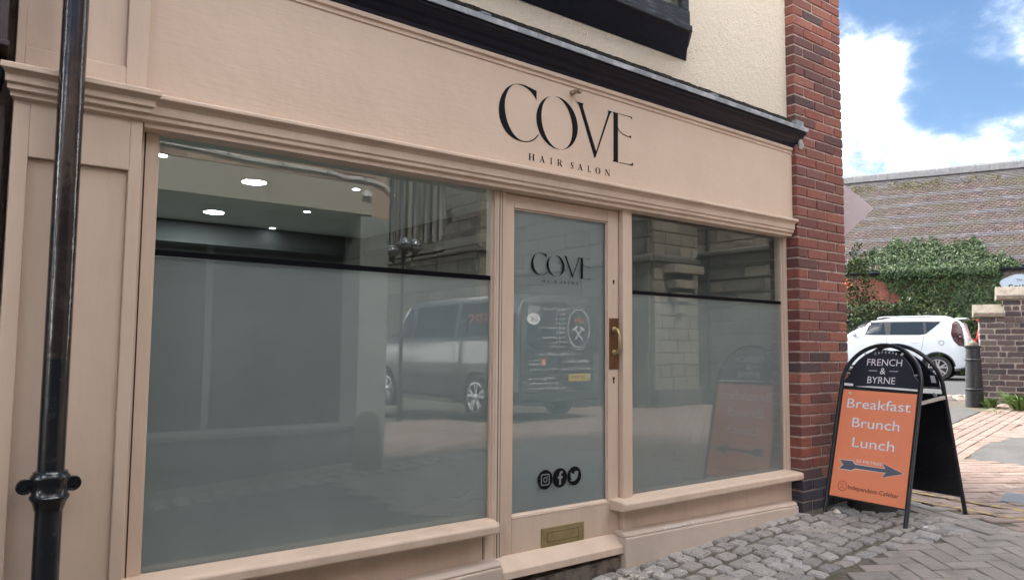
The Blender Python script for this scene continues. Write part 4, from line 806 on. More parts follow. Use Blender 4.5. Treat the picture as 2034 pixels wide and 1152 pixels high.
# weeds
def weed(x, y, n, h, label, name='weed', spread=.10, m=WEED, z=None):
    b = MB(); z0 = zg(x, y) if z is None else z
    for k in range(n):
        a = random.uniform(0, 6.28); l = h*random.uniform(.5, 1.1); out = spread*random.uniform(.4, 1.3); w = l*random.uniform(.035, .075)
        d = Vector((math.cos(a), math.sin(a), 0)); s = Vector((-d.y, d.x, 0)); c = Vector((x, y, z0-.01))+d*random.uniform(0, spread*.4)
        p1 = c+d*out*.45+Vector((0, 0, l*.6)); p2 = c+d*out+Vector((0, 0, l*random.uniform(.55, 1)))
        b.add([c-s*w*.3, c+s*w*.3, p1+s*w, p2, p1-s*w], [(0, 1, 2, 4), (4, 2, 3)])
    o = b.build(name, m); tag(o, label, 'weed'); return o
weed(5.36, -.16, 46, .17, 'leafy green weed growing at the base of the wall behind the A-board', spread=.14)
weed(13.22, 1.98, 110, .20, 'bright green weed tuft at the foot of the bollard', spread=.22); weed(13.05, 1.50, 150, .32, 'taller feathery weed in front of the dark brick wall', spread=.26)
weed(13.45, 1.12, 110, .13, 'low yellow green weed patch at the right edge under the brick pier', spread=.34); weed(12.45, 1.62, 30, .08, 'sparse low weeds along the edge of the brick paving before the wall', spread=.32)
# ------------------------------------------------------------------ cars
def interp_st(S, x, k): return float(np.interp(x, [s[0] for s in S[::-1]], [s[k] for s in S[::-1]]))
def vehicle_body(S, m, mat_, parent, arches, r_arch, wid, name='body'):
    """S rows: x, z bottom, z belt, z roof, half width low / belt / roof"""
    n = 0; V = []; F = []
    for (x, zb, zm, zr, wl_, wb, wr) in S:
        half = [(wl_*.80, zb), (wl_*.97, zb+.07), (wl_, zb+.18), ((wl_+wb)/2+.012, (zb+zm)/2+.06), (wb, zm-.05), (wb-.012, zm), (wr+.02, zr-.12*(1 if zr-zm > .2 else .3)), (wr-.05, zr-.035*(1 if zr-zm > .2 else .4)), (wr*.6, zr-.006), (0, zr)]
        ring_ = [(x, y, z) for y, z in half]+[(x, -y, z) for y, z in reversed(half[:-1])]; V += ring_; n = len(ring_)
    for i in range(len(S)-1):
        for k in range(n): F.append((i*n+k, i*n+(k+1) % n, (i+1)*n+(k+1) % n, (i+1)*n+k))
    F += [tuple(range(n-1, -1, -1)), tuple(range((len(S)-1)*n, len(S)*n))]
    b = MB(); b.add(V, F); me = b.mesh(name, mat_); o = bpy.data.objects.new(name, me); COL.objects.link(o)
    cut = MB()
    for ax in arches: cut.lathe([(r_arch, -wid), (r_arch, wid)], (ax, 0, r_arch-.04), 28, axis='y')
    co = bpy.data.objects.new('cut', cut.mesh('cut', mat_)); COL.objects.link(co)
    md = o.modifiers.new('arch', 'BOOLEAN'); md.operation = 'DIFFERENCE'; md.object = co; md.solver = 'EXACT'
    dg = bpy.context.evaluated_depsgraph_get(); dg.update(); me2 = bpy.data.meshes.new_from_object(o.evaluated_get(dg))
    bpy.data.objects.remove(o); bpy.data.objects.remove(co)
    me2.transform(m); me2.polygons.foreach_set('use_smooth', [True]*len(me2.polygons)); me2.set_sharp_from_angle(angle=math.radians(32)); me2.name = name
    ob = bpy.data.objects.new(name, me2); COL.objects.link(ob); put(ob, parent); return ob
def side_y(S, x, z):
    zb, zm, zr, wl_, wb, wr = [interp_st(S, x, k) for k in range(1, 7)]; q = 1 if zr-zm > .2 else .35
    return float(np.interp(z, [zb, zb+.07, zb+.18, (zb+zm)/2+.06, zm-.05, zm, zr-.12*q, zr-.035*q], [wl_*.80, wl_*.97, wl_, (wl_+wb)/2+.012, wb, wb-.012, wr+.02, wr-.05]))
def side_panel(S, pts, m, mat_, parent, name, off, s=1, thick=.004):
    """a skin panel laid over the curved side of a body"""
    bm = bmesh.new(); bm.faces.new([bm.verts.new((x, 0, z)) for x, z in pts])
    xs_ = [p[0] for p in pts]; zs_ = [p[1] for p in pts]
    for x in [q[0] for q in S]+list(np.arange(-.8, 4, .25)):
        if min(xs_) < x < max(xs_): bmesh.ops.bisect_plane(bm, geom=bm.verts[:]+bm.edges[:]+bm.faces[:], plane_co=(x, 0, 0), plane_no=(1, 0, 0))
    for z in np.arange(.2, 2.0, .06):
        if min(zs_) < z < max(zs_): bmesh.ops.bisect_plane(bm, geom=bm.verts[:]+bm.edges[:]+bm.faces[:], plane_co=(0, 0, z), plane_no=(0, 0, 1))
    for v in bm.verts: v.co = m @ Vector((v.co.x, s*(side_y(S, v.co.x, v.co.z)+off), v.co.z))
    bmesh.ops.recalc_face_normals(bm, faces=bm.faces); me = bpy.data.meshes.new(name); bm.to_mesh(me); bm.free(); me.materials.append(mat_)
    o = bpy.data.objects.new(name, me); COL.objects.link(o); put(o, parent); return o
def wheel(m, x, y, r, parent, spokes=5, s=1):
    b = MB(); b.lathe([(r*.70, -.10), (r*.97, -.10), (r, -.08), (r, .08), (r*.97, .10), (r*.71, .10)], (0, 0, 0), 30, axis='y', caps=False); M_ = m @ Matrix.Translation((x, y, r)); b.xf(M_); w = b.build('wheel', RUBBER, parent, smooth=50)
    b = MB(); b.lathe([(r*.70, .09), (r*.72, .098), (r*.68, .094), (r*.64, .04), (.02, .03)], (0, 0, 0), 30, axis='y', caps=False); 
    if s < 0: b.xf(Matrix.Rotation(math.pi, 4, 'Z'))
    b.xf(M_); b.build('rim_well', PLASTIC, w, smooth=40)
    b = MB(); b.lathe([(r*.71, .099), (r*.66, .101), (r*.64, .09)], (0, 0, 0), 30, axis='y', caps=False); b.lathe([(r*.17, .06), (r*.17, .095), (r*.1, .100), (.005, .1)], (0, 0, 0), 16, axis='y')
    for k in range(spokes):
        for d in (-.22, .22):
            a = 2*math.pi*k/spokes+.3; p0 = Vector((r*.12*math.cos(a), .09, r*.12*math.sin(a))); p1 = Vector((r*.66*math.cos(a+d), .094, r*.66*math.sin(a+d))); t = (p1-p0).cross(Vector((0, 1, 0))).normalized()*r*.055
            b.prism([p0-t*1.2, p1-t, p1+t, p0+t*1.2], [q_+Vector((0, -.03, 0)) for q_ in (p0-t*1.2, p1-t, p1+t, p0+t*1.2)])
    if s < 0: b.xf(Matrix.Rotation(math.pi, 4, 'Z'))
    b.xf(M_); b.build('rim', ALLOY, w, smooth=40); return w
KIA = [(3.38, .30, .62, .72, .55, .60, .50), (3.32, .22, .72, .86, .74, .76, .66), (3.15, .20, .86, .98, .84, .84, .74), (2.75, .20, .98, 1.06, .88, .875, .76), (2.35, .20, 1.10, 1.16, .89, .89, .76), (2.15, .20, 1.13, 1.24, .89, .89, .72), (1.62, .20, 1.15, 1.58, .89, .89, .68), (1.30, .20, 1.155, 1.63, .89, .89, .675), (.4, .20, 1.165, 1.64, .89, .89, .675), (-.25, .22, 1.18, 1.625, .89, .885, .665), (-.46, .25, 1.19, 1.60, .885, .87, .65), (-.58, .28, 1.10, 1.50, .86, .84, .62), (-.66, .32, .98, 1.15, .82, .80, .66), (-.70, .36, .78, .90, .76, .74, .62)]
def car(name, label, org, fwd, paint, detail=True):
    f = Vector(fwd).normalized(); m = Matrix.Translation(org) @ frame_m((0, 0, 0), f, Vector((0, 0, 1)).cross(f)); t = thing(name, label, 'car', org)
    vehicle_body(KIA, m, paint, t, (0, 2.57), .375, 1.2)
    for s in (-1, 1):
        band_ = [(2.42, 1.175), (2.12, 1.30), (1.72, 1.53), (1.62, 1.545), (.30, 1.545), (-.10, 1.53), (-.02, 1.46), (.26, 1.20), (.40, 1.175)]
        side_panel(KIA, band_, m, PLASTIC, t, 'window_surround', .006, s)
        for pts in ([(2.22, 1.20), (1.70, 1.505), (1.28, 1.515), (1.22, 1.20)], [(1.10, 1.20), (1.10, 1.515), (.34, 1.515), (.30, 1.20)], [(.24, 1.24), (.27, 1.51), (-.05, 1.505), (.02, 1.44)]): side_panel(KIA, pts, m, CARGLASS, t, 'window', .012, s)
        for pts in ([(1.185, 1.16), (1.178, 1.16), (1.178, .42), (1.185, .42)], [(.30, 1.16), (.292, 1.16), (.35, .80), (.50, .60), (.505, .605), (.36, .80)], [(2.21, 1.13), (2.203, 1.13), (2.15, .42), (2.157, .42)]): side_panel(KIA, pts, m, CARLINE, t, 'door_gap', .0025, s)
        for x in (.42, 1.32):
            b = MB(); y = s*(side_y(KIA, x, .98)+.018); b.tube([m @ Vector((x, y, .985)), m @ Vector((x+.10, y+s*.012, .99)), m @ Vector((x+.20, y, .985))], [.012, .016, .012], 8); b.build('door_handle', paint, t, smooth=60)
        b = MB(); b.lathe([(.065, 0), (.065, .004), (.052, .004), (.052, 0)], (0, 0, 0), 20, axis='y', caps=False); b.xf(m @ Matrix.Translation((-.10, s*(side_y(KIA, -.10, .97)+.0), .97))); b.build('fuel_cap', CARLINE, t)
        side_panel(KIA, [(-.34, 1.48), (-.40, 1.545), (-.47, 1.53), (-.56, 1.36), (-.61, 1.10), (-.60, .88), (-.48, .90), (-.38, 1.02), (-.315, 1.20)], m, TAIL, t, 'tail_lamp', .010, s, .012)
        b = MB(); c = Vector((1.98, s*.96, 1.20)); b.lathe([(.02, -.09), (.085, -.07), (.105, 0), (.085, .08), (.03, .10)], (0, 0, 0), 14, axis='y'); b.xf(m @ Matrix.Translation(c) @ Matrix.Diagonal((.75, 1, .8, 1))); mi = b.build('mirror', paint, t, smooth=60)
        b = MB(); b.tube([m @ Vector((1.98, s*.86, 1.15)), m @ Vector((1.98, s*.93, 1.165))], .03, 8); b.build('mirror_arm', PLASTIC, mi)
        b = MB(); b.tube([m @ Vector((1.45, s*.60, 1.635)), m @ Vector((1.3, s*.60, 1.67)), m @ Vector((.2, s*.60, 1.68)), m @ Vector((-.2, s*.60, 1.66)), m @ Vector((-.32, s*.60, 1.625))], .016, 8); b.build('roof_rail', paint, t, smooth=60)
        side_panel(KIA, [(2.10, .20), (2.10, .36), (.42, .36), (.42, .20)], m, PLASTIC, t, 'sill_trim', .006, s)
        b = MB()
        for ax in (0, 2.57):
            for a0, a1 in zip(np.linspace(-.1, math.pi+.1, 15)[:-1], np.linspace(-.1, math.pi+.1, 15)[1:]):
                q_ = []
                for a, r in ((a0, .368), (a1, .368), (a1, .405), (a0, .405)):
                    x, z = ax+r*math.cos(a), .335+r*math.sin(a); q_.append(m @ Vector((x, s*(side_y(KIA, x, max(z, .3))+.006), z)))
                b.add(q_, [(0, 1, 2, 3)])
        b.build('arch_trim', PLASTIC, t)
        for ax in (0, 2.57): wheel(m, ax, s*.785, .318, t, 5, s)
    b = MB(); b.prism([m @ Vector(p) for p in ((-.58, -.55, 1.12), (-.58, .55, 1.12), (-.48, .50, 1.56), (-.48, -.50, 1.56))], [m @ Vector(p) for p in ((-.645, -.56, 1.13), (-.645, .56, 1.13), (-.545, .50, 1.57), (-.545, -.50, 1.57))]); b.build('rear_window', CARGLASS, t, bevel=.01)
    b = MB(); b.prism([m @ Vector(p) for p in ((-.65, -.50, .84), (-.65, .50, .84), (-.62, .50, 1.09), (-.62, -.50, 1.09))], [m @ Vector(p) for p in ((-.745, -.50, .84), (-.745, .50, .84), (-.71, .50, 1.09), (-.71, -.50, 1.09))]); b.build('tailgate_panel', paint, t, bevel=.02)
    b = MB(); b.prism([m @ Vector(p) for p in ((-.5, -.80, .24), (-.5, .80, .24), (-.5, .84, .52), (-.5, -.84, .52))], [m @ Vector(p) for p in ((-.74, -.72, .30), (-.74, .72, .30), (-.76, .74, .50), (-.76, -.74, .50))]); b.build('rear_bumper', PLASTIC, t, bevel=.02)
    b = MB(); b.prism([m @ Vector(p) for p in ((-.40, -.56, 1.57), (-.40, .56, 1.57), (-.40, .54, 1.63), (-.40, -.54, 1.63))], [m @ Vector(p) for p in ((-.66, -.50, 1.60), (-.66, .50, 1.60), (-.66, .50, 1.625), (-.66, -.50, 1.625))]); b.build('spoiler', paint, t, bevel=.01)
    b = MB(); b.prism([m @ Vector(p) for p in ((2.20, -.70, 1.20), (2.20, .70, 1.20), (1.66, .62, 1.565), (1.66, -.62, 1.565))], [m @ Vector(p) for p in ((2.26, -.70, 1.215), (2.26, .70, 1.215), (1.72, .62, 1.585), (1.72, -.62, 1.585))]); b.build('windscreen', CARGLASS, t, bevel=.008)
    for s in (-.45, .45):
        b = MB(); b.lathe([(.06, 0), (.06, .05), (.03, .055)], (0, 0, 0), 14); b.xf(m @ Matrix.Translation((-.71, s*1.55, .42)) @ Matrix.Rotation(-math.pi/2, 4, 'Y')); b.build('fog_lamp', TAIL, t, smooth=40)
    return t
cf = Vector((-.292, .956, 0)).normalized(); away = Vector((.956, .292, 0)).normalized(); w0 = Vector((20.55, 5.83, 0))
car('white_car', 'boxy white hatchback parked on the road beyond the A-board', Vector((w0.x, w0.y, .60))+away*.88, cf, WHITECAR)
car('red_car', 'red hatchback mostly hidden behind the white car and the brick wall', Vector((w0.x, w0.y, .60))+away*2.25-cf*1.42, -cf, REDCAR)
# ------------------------------------------------------------------ tiled hall across the road
E0 = Vector((28.72, 9.04, 4.33)); az = math.radians(-23); AL = Vector((math.sin(az), math.cos(az), 0)); NN = Vector((-math.cos(az), math.sin(az), 0)); PIT = math.radians(46)
SL = -NN*math.cos(PIT)+Vector((0, 0, math.sin(PIT))); RN = AL.cross(SL); RN = RN if RN.z > 0 else -RN
hall = thing('tiled_hall', 'low brick hall with a steep roof of banded plain and scalloped tiles across the road', 'building', (31, 9, .6))
RL = 6.16
def rp(a, s, h=0.): return E0+AL*a+SL*s+RN*h
b = MB(); b.prism([rp(-6.35, -.02, -.10), rp(8.5, -.02, -.10), rp(8.5, RL, -.10), rp(-6.35, RL, -.10)], [rp(-6.35, -.02, -.005), rp(8.5, -.02, -.005), rp(8.5, RL, -.005), rp(-6.35, RL, -.005)]); rb = E0+SL*RL; sl2 = SL-2*SL.dot(NN)*NN
b.prism([rb+AL*-6.35, rb+AL*8.5, rb+AL*8.5-Vector((0, 0, .1)), rb+AL*-6.35-Vector((0, 0, .1))], [rb+AL*-6.35-sl2*RL, rb+AL*8.5-sl2*RL, rb+AL*8.5-sl2*RL-Vector((0, 0, .1)), rb+AL*-6.35-sl2*RL-Vector((0, 0, .1))]); b.build('roof', SHOPDARK, hall)
tw, ex_ = .178, .108
def tile_mesh(kind, k):
    r = random.Random(k); w = tw*.97; t = .024; lng = .165; zl = .034
    pts = [(-w/2, 0), (w/2, 0), (w/2, lng), (-w/2, lng)] if kind == 'p' else [(-w/2, .052), (-w*.22, .004), (w*.22, .004), (w/2, .052), (w/2, lng), (-w/2, lng)]
    b = MB(); j = r.uniform(-.002, .002); b.prism([(x, y+j, zl*(1-y/lng)+.001) for x, y in pts], [(x, y+j, zl*(1-y/lng)+t) for x, y in pts]); return b.mesh('roof_tile', TILEP if kind == 'p' else TILES)
tp = [tile_mesh('p', k) for k in range(4)]; ts = [tile_mesh('s', k) for k in range(4)]
ptn = 'pppssssppsss'; pl, sl_ = [], []; rows = int(RL/ex_)
for r_ in range(rows):
    kind = (['p', 'p', 's', 's', 's', 's', 'p', 'p', 's', 's', 's', 's', 's'][(r_+3) % 13]) if r_ < rows-6 else 'p'
    for c in range(-36, 48):
        a = (c+.5*(r_ % 2))*tw+random.uniform(-.004, .004); s = r_*ex_+random.uniform(-.004, .004)
        m = frame_m(rp(a, s), -AL, SL) @ Matrix.Rotation(random.uniform(-.02, .02), 4, 'Z')
        if (m.to_3x3() @ Vector((0, 0, 1))).dot(RN) < 0: m = frame_m(rp(a, s), AL, SL)
        (pl if kind == 'p' else sl_).append((random.choice(tp if kind == 'p' else ts), m))
near = lambda p: -100*(Vector(p)-Vector(CAM)).length
allp = pl+sl_; sc2 = sorted(range(len(allp)), key=lambda k: (0 if (lambda q: 1690 < q[0] < 2034 and 300 < q[1] < 535)(proj(allp[k][1].translation)) else 1, (allp[k][1].translation-Vector(CAM)).length)); sel = set(sc2[:300])
lay([allp[k] for k in sel], 'roof_tile', hall)
lay([allp[k] for k in range(len(pl)) if k not in sel], 'roof_tile', hall, TILEP, cap=0, stuffname='plain_tiles'); lay([allp[k] for k in range(len(pl), len(allp)) if k not in sel], 'roof_tile', hall, TILES, cap=0, stuffname='scalloped_tiles')
for k in range(-14, 19):
    b = MB(); p = rp(k*.46, RL+.02, .05); pts = [(-.27, -.20), (-.20, .06), (-.08, .15), (.08, .15), (.20, .06), (.27, -.20)]
    hz = -NN
    b.prism([p+AL*.004+hz*x+Vector((0, 0, z)) for x, z in pts], [p+AL*.456+hz*x+Vector((0, 0, z)) for x, z in pts]); b.build('ridge_tile', RIDGE, hall)
b = MB(); g = E0+NN*.10+Vector((0, 0, -.09)); b.tube([g+AL*-6.35, g+AL*8.5], .055, 10); b.build('gutter', BLACKP, hall, smooth=60)
WF = E0-NN*.35; b = MB(); b.prism([WF+AL*-6.2+Vector((0, 0, -4)), WF+AL*8.3+Vector((0, 0, -4)), WF+AL*8.3-NN*8+Vector((0, 0, -4)), WF+AL*-6.2-NN*8+Vector((0, 0, -4))], [WF+AL*-6.2+Vector((0, 0, -.05)), WF+AL*8.3+Vector((0, 0, -.05)), WF+AL*8.3-NN*8+Vector((0, 0, -.05)), WF+AL*-6.2-NN*8+Vector((0, 0, -.05))]); b.build('wall', PALEMORTAR, hall)
hb = [bev_block(.225, .05, .066, .004, .003, k).mesh('brick', HALLBRICK) for k in range(4)]; pc = []
for r_ in range(40):
    for c in range(-2, 20):
        a = .15+(c+.5*(r_ % 2))*.235; z = 1.2+r_*.075
        if a < 4.2 and z < 4.12: pc.append((random.choice(hb), frame_m(WF+AL*a+Vector((0, 0, z-WF.z)), AL, Vector((0, 0, 1)).cross(AL))))
def vis_wall(p):
    q = proj(p); return 1 if 1690 < q[0] < 1790 and 535 < q[1] < 625 else -1e4
lay(pc, 'brick', hall, HALLBRICK, stuffname='bricks', prefer=vis_wall)
# moss on the upper courses
n = 2600; a_ = rng.uniform(-5, 4, n); s__ = RL-.75+rng.normal(0, .16, n)-.05*np.sin(a_*1.7); keep = (np.sin(a_*2.3)+np.sin(a_*5.1+1)+rng.normal(0, .8, n)+(a_-.3)*.25 > -.1) & (a_ > -2.2); a_, s__ = a_[keep], s__[keep]
C_ = np.array(E0)+np.outer(a_, AL)+np.outer(s__, SL)+np.outer(.035+rng.uniform(0, .02, len(a_)), RN); leaves('moss_clumps', C_, np.tile(np.array(RN), (len(C_), 1)), .09, MOSS, hall, kind='stuff', aspect=1.3, spread=.5)
# ivy over the roof edge and the wall
ivy = thing('ivy', 'green ivy climbing the wall and spreading over the lower roof of the tiled hall', 'climbing plant', (29, 9, .6))
def blob(a, z, L_): return max(0, min(1, z))
N_ = 19000; a_ = rng.uniform(-2.4, 4.2, N_); s__ = rng.uniform(-.15, 2.3, N_)
top = np.interp(a_, [-2.4, -2.0, -1.5, -1.2, -.95, -.6, -.2, .2, .6, 1.0, 1.4, 1.8, 2.1, 2.4, 2.7, 3.2, 4.2], [.25, .5, .75, 1.5, 1.72, 1.45, 1.35, 1.66, 1.75, 1.58, 1.72, 1.62, 1.15, 1.28, .72, .45, .7])
top = top+.13*np.sin(a_*9.1)+.09*np.sin(a_*23.0+1); keep = (s__ < top*(.82+.25*rng.random(N_))) & ~((a_ > 2.05) & (s__ < .30) & (rng.random(N_) > .25)); a_, s__ = a_[keep], s__[keep]
hgt = .03+.06*rng.random(len(a_))+.035*np.abs(np.sin(a_*7)*np.sin(s__*8)); C1 = np.array(E0)+np.outer(a_, AL)+np.outer(s__, SL)+np.outer(hgt, RN); N1 = np.tile(np.array(RN)*.8+np.array((0, 0, .5)), (len(C1), 1))
N_ = 19000; a_ = rng.uniform(-2.6, 2.6, N_); z_ = rng.uniform(1.2, 4.28, N_)
lim = np.interp(z_, [1.5, 2.6, 3.1, 3.5, 3.9, 4.3], [1.0, 1.05, 1.25, 1.55, 2.0, 2.5])+.08*np.sin(z_*11); lo = np.interp(z_, [1.2, 3.2, 3.5, 4.3], [-2.6, -2.6, -1.75, -1.95]); keep = (a_ < lim) & (a_ > lo); a_, z_ = a_[keep], z_[keep]
C2 = np.array(WF)+np.outer(a_, AL)+np.outer(.08+.22*rng.random(len(a_))+.10*np.sin(a_*4+z_*3)**2, NN); C2[:, 2] = z_; N2 = np.tile(np.array(NN)+np.array((0, 0, .45)), (len(C2), 1))
n_ = 2600; a_ = rng.uniform(-1.75, 2.0, n_); C3 = np.array(E0)+np.outer(a_, AL)+np.outer(.10+.16*rng.random(n_), NN)+np.outer(rng.normal(-.10, .10, n_), (0, 0, 1)); C2 = np.vstack([C2, C3]); N2 = np.vstack([N2, np.tile(np.array(NN)+np.array((0, 0, .6)), (n_, 1))])
leaves('foliage', np.vstack([C1, C2]), np.vstack([N1, N2]), .105, IVY, ivy, kind='stuff', spread=.65)
b = MB()
for k in range(9):
    a = -1.6+k*.42; pts = [np.array(WF)+np.array(AL)*(a+.1*math.sin(j*2+k))+np.array(NN)*.07 for j in range(6)]
    for j, p in enumerate(pts): p[2] = .6+j*.74
    b.tube(pts, .02, 6)
b.build('stem', TWIG, ivy)
sh = thing('shrub', 'dark green shrub with an orange bloom half hidden behind the red brick pier', 'shrub', (26, 10.8, .6))
n = 3200; c = np.array((26.3, 11.0, 2.9)); d = rng.normal(0, 1, (n, 3)); d /= np.linalg.norm(d, axis=1)[:, None]; r = (.75+.3*rng.random(n))*(1+.22*np.sin(d[:, 2]*6+d[:, 0]*4)); C_ = c+d*r[:, None]*np.array((.62, .62, 2.2)); C_[:, 2] = np.maximum(C_[:, 2], .7)
leaves('foliage', C_, d+np.array((0, 0, .4)), .13, HEDGE, sh, kind='stuff'); b = MB(); b.tube([(26.3, 11, .5), (26.3, 11, 2.8)], [.08, .04], 8); b.build('stem', TWIG, sh)
q_ = Vector(CAM)+Vector(CF+CR*(1679-1017)/FPX-CU*(566-576)/FPX)*25.3; n = 40; leaves('bloom', np.array(q_)+rng.normal(0, .07, (n, 3)), rng.normal(0, 1, (n, 3)), .10, FLOWER, sh, kind='stuff')
# hedge between road and hall
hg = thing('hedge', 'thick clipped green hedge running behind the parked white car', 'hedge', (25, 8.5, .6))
HL = 12.; h0 = Vector((25.75, 3.2, .58)); hd_ = Vector((-.17, .985, 0)).normalized(); hn = Vector((-hd_.y, hd_.x, 0)); hn = hn if hn.x < 0 else -hn
def htop(t): return 2.02+.16*np.sin(t*1.1+.5)+.10*np.sin(t*2.9)+.07*np.sin(t*6.3)+.32*np.exp(-((t-5.4)/1.1)**2)-.25*np.exp(-((t-8.3)/1.0)**2)
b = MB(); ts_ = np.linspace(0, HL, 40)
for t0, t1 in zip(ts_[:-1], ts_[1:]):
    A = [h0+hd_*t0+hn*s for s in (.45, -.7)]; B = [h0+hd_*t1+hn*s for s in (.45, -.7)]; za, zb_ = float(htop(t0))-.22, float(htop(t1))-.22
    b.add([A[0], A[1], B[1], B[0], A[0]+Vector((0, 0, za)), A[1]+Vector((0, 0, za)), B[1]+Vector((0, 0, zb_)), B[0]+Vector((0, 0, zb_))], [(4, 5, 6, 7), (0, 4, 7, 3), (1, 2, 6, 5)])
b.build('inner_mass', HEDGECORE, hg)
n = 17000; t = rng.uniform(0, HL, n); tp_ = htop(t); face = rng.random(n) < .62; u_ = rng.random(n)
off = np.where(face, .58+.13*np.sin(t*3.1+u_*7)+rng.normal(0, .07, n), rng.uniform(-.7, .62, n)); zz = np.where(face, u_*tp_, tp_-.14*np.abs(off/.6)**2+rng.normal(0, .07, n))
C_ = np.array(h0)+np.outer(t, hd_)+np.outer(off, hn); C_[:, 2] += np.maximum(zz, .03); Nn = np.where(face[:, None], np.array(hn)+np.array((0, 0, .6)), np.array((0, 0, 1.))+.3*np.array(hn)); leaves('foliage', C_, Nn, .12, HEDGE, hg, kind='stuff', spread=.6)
# painted board on the hall
sp0 = WF+AL*-2.42+NN*.42; sp0.z = 3.70; SPM = frame_m(sp0, -AL, (0, 0, 1)); soup = thing('painted_board', 'pale blue oval board with black gothic lettering, cut off by the right edge', 'sign', tuple(sp0))
b = MB(); sgn = 1 if (SPM.to_3x3() @ Vector((0, 0, 1))).dot(NN) > 0 else -1
pts = [(.66*math.cos(a)*(1+.03*math.sin(5*a)), .33*math.sin(a)*(1+.04*math.sin(7*a+1))) for a in np.linspace(0, 2*math.pi, 40)[:-1]]; b.prism([SPM @ Vector((x, y, -.02)) for x, y in pts], [SPM @ Vector((x, y, .02)) for x, y in pts]); bd = b.build('board', SIGNBLUE, soup)
TM = SPM @ Matrix.Translation((0, 0, .022 if sgn > 0 else -.022)); TM = TM if sgn > 0 else TM @ Matrix.Rotation(math.pi, 4, 'Y')
text('The New', TM @ Matrix.Rotation(.10, 4, 'Z'), .06, .10, .44, .085, INK, bd, shear=.2); text('Soup L', TM @ Matrix.Rotation(.10, 4, 'Z'), -.02, -.15, .86, .16, INK, bd, offset=.03, shear=.15)
# ------------------------------------------------------------------ across the lane (seen in the glass)
YO = -4.0
opp = thing('opposite_shop', 'shop with taupe fascia, dark window and brick above, mirrored in the left salon window', 'shop building', (0, -4.5, zg(0)))
b = MB(); b.box(-9, 3.57, -9, -4.48, -.4, 3.62); b.box(-9, 3.57, -4.48, YO-.012, 3.02, 3.62); b.build('wall', MORTAR, opp)
ob_m = [bev_block(.238, .10, .0745, .004, .002, 60+k).mesh('brick', PALEBRICK) for k in range(5)]; pc = []
for r_ in range(7):
    for c in range(14):
        x = 3.58-(c+.5+.5*(r_ % 2))*.248
        if r_ % 2 == 0 or c >= 0: pc.append((random.choice(ob_m), Matrix.Translation((x, YO-.05+random.uniform(-.003, .003), 3.064+r_*.0845))))
lay(pc, 'brick', opp)
b = MB(); b.box(-9, 3.64, -9, YO+.06, 3.621, 3.70); b.build('parapet_coping', STONECAP, opp, bevel=.01)
b = MB(); b.box(-9, 3.395, -4.46, YO+.012, 2.715, 3.018); b.build('fascia', TAUPE, opp, bevel=.006)
b = MB(); b.box(2.33, 2.336, -4.0, YO+.0135, 2.72, 3.015); b.build('fascia_joint', GAP, opp)
b = MB(); b.box(3.28, 3.60, -4.47, YO, -.1, 2.70); b.build('corner_pillar', SAGE, opp, bevel=.008); b = MB(); b.box(3.40, 3.598, -4.46, YO-.003, 2.701, 3.021); b.build('corner_brickwork', PALEBRICK, opp)
b = MB(); b.box(-9, 3.28, -4.475, -4.36, 2.36, 2.714); b.build('dark_signboard', SHOPDARK, opp)
b = MB(); b.box(-9, 3.28, -4.47, -4.40, .60, 2.359); b.build('shop_window', SHOPGLASS, opp)
for x in (.4, 1.93): 
    b = MB(); b.box(x-.03, x+.03, -4.40, -4.36, .60, 2.359); b.build('mullion', SHOPLEDGE, opp)
b = MB(); b.box(-9, 3.279, -4.47, -4.02, .545, .598); b.build('window_ledge', SHOPLEDGE, opp, bevel=.01)
b = MB(); b.box(-9, 3.279, -4.47, -4.05, .31, .544); b.box(-9, 3.279, -4.47, -4.035, .30, .325); b.box(-9, 3.279, -4.47, -4.06, -.1, .30); b.build('plinth', SHOPDARK, opp)
b = MB(); xs = np.linspace(-2, 3.0, 24); pts = [(x, YO+.020, 3.135-.028*(x-1.36)+.008*math.sin(x*5)) for x in xs]+[(3.10, YO+.02, 3.070), (3.25, YO+.02, 3.085), (3.40, YO+.022, 3.072), (3.52, YO+.03, 3.05), (3.585, YO+.03, 3.0), (3.56, YO+.02, 2.985)]; b.tube(pts, .009, 8); b.tube([(x, y-.001, z-.0175) for x, y, z in pts[:-1]], .007, 8)
cab = b.build('cable', CABLE, smooth=60); tag(cab, 'white twin cable clipped along the bricks, mirrored at the top of the left window', 'cable')
for x in (.6, 1.4, 1.95, 2.45, 2.9, 3.3):
    b = MB(); z = 3.135-.028*(x-1.36); b.box(x-.006, x+.006, YO-.002, YO+.036, z-.032, z+.014); o = b.build('clip', GAP); o.parent = cab; o.matrix_parent_inverse = WM[cab.name].inverted(); WM[o.name] = Matrix.Identity(4)
b = MB(); b.box(3.28, 3.37, YO+.013, YO+.06, 2.895, 2.945); b.box(3.30, 3.34, YO+.013, YO+.05, 2.945, 2.965); jb = b.build('flare_box', CABLE, bevel=.01); tag(jb, 'small white box standing in for a flare on the taupe fascia beneath the end of the white cable', 'white box')  # white box added in place of a small bright flare on the fascia
b = MB(); z0 = zg(3.1, -3.4); b.lathe([(.135, z0-.05), (.130, z0+.2), (.118, z0+.36), (.113, z0+.40), (.098, z0+.46), (.06, z0+.505), (.01, z0+.52)], (3.11, -3.40, 0), 22); sb = b.build('stone_bollard', STONE, smooth=50); tag(sb, 'round topped stone bollard mirrored low in the left window by the corner pillar', 'bollard')
b = MB(); b.box(-.22, .22, -.14, .14, -.012, .004)
for k in range(9): b.box(-.19+k*.044, -.19+k*.044+.02, -.11, .11, .004, .010)
b.xf(ground_m(4.55, -3.35, .1)); dr = b.build('gully_grate', HAVE); tag(dr, 'dark slotted gully grate in the lane, mirrored low beside the door post', 'drain grate')
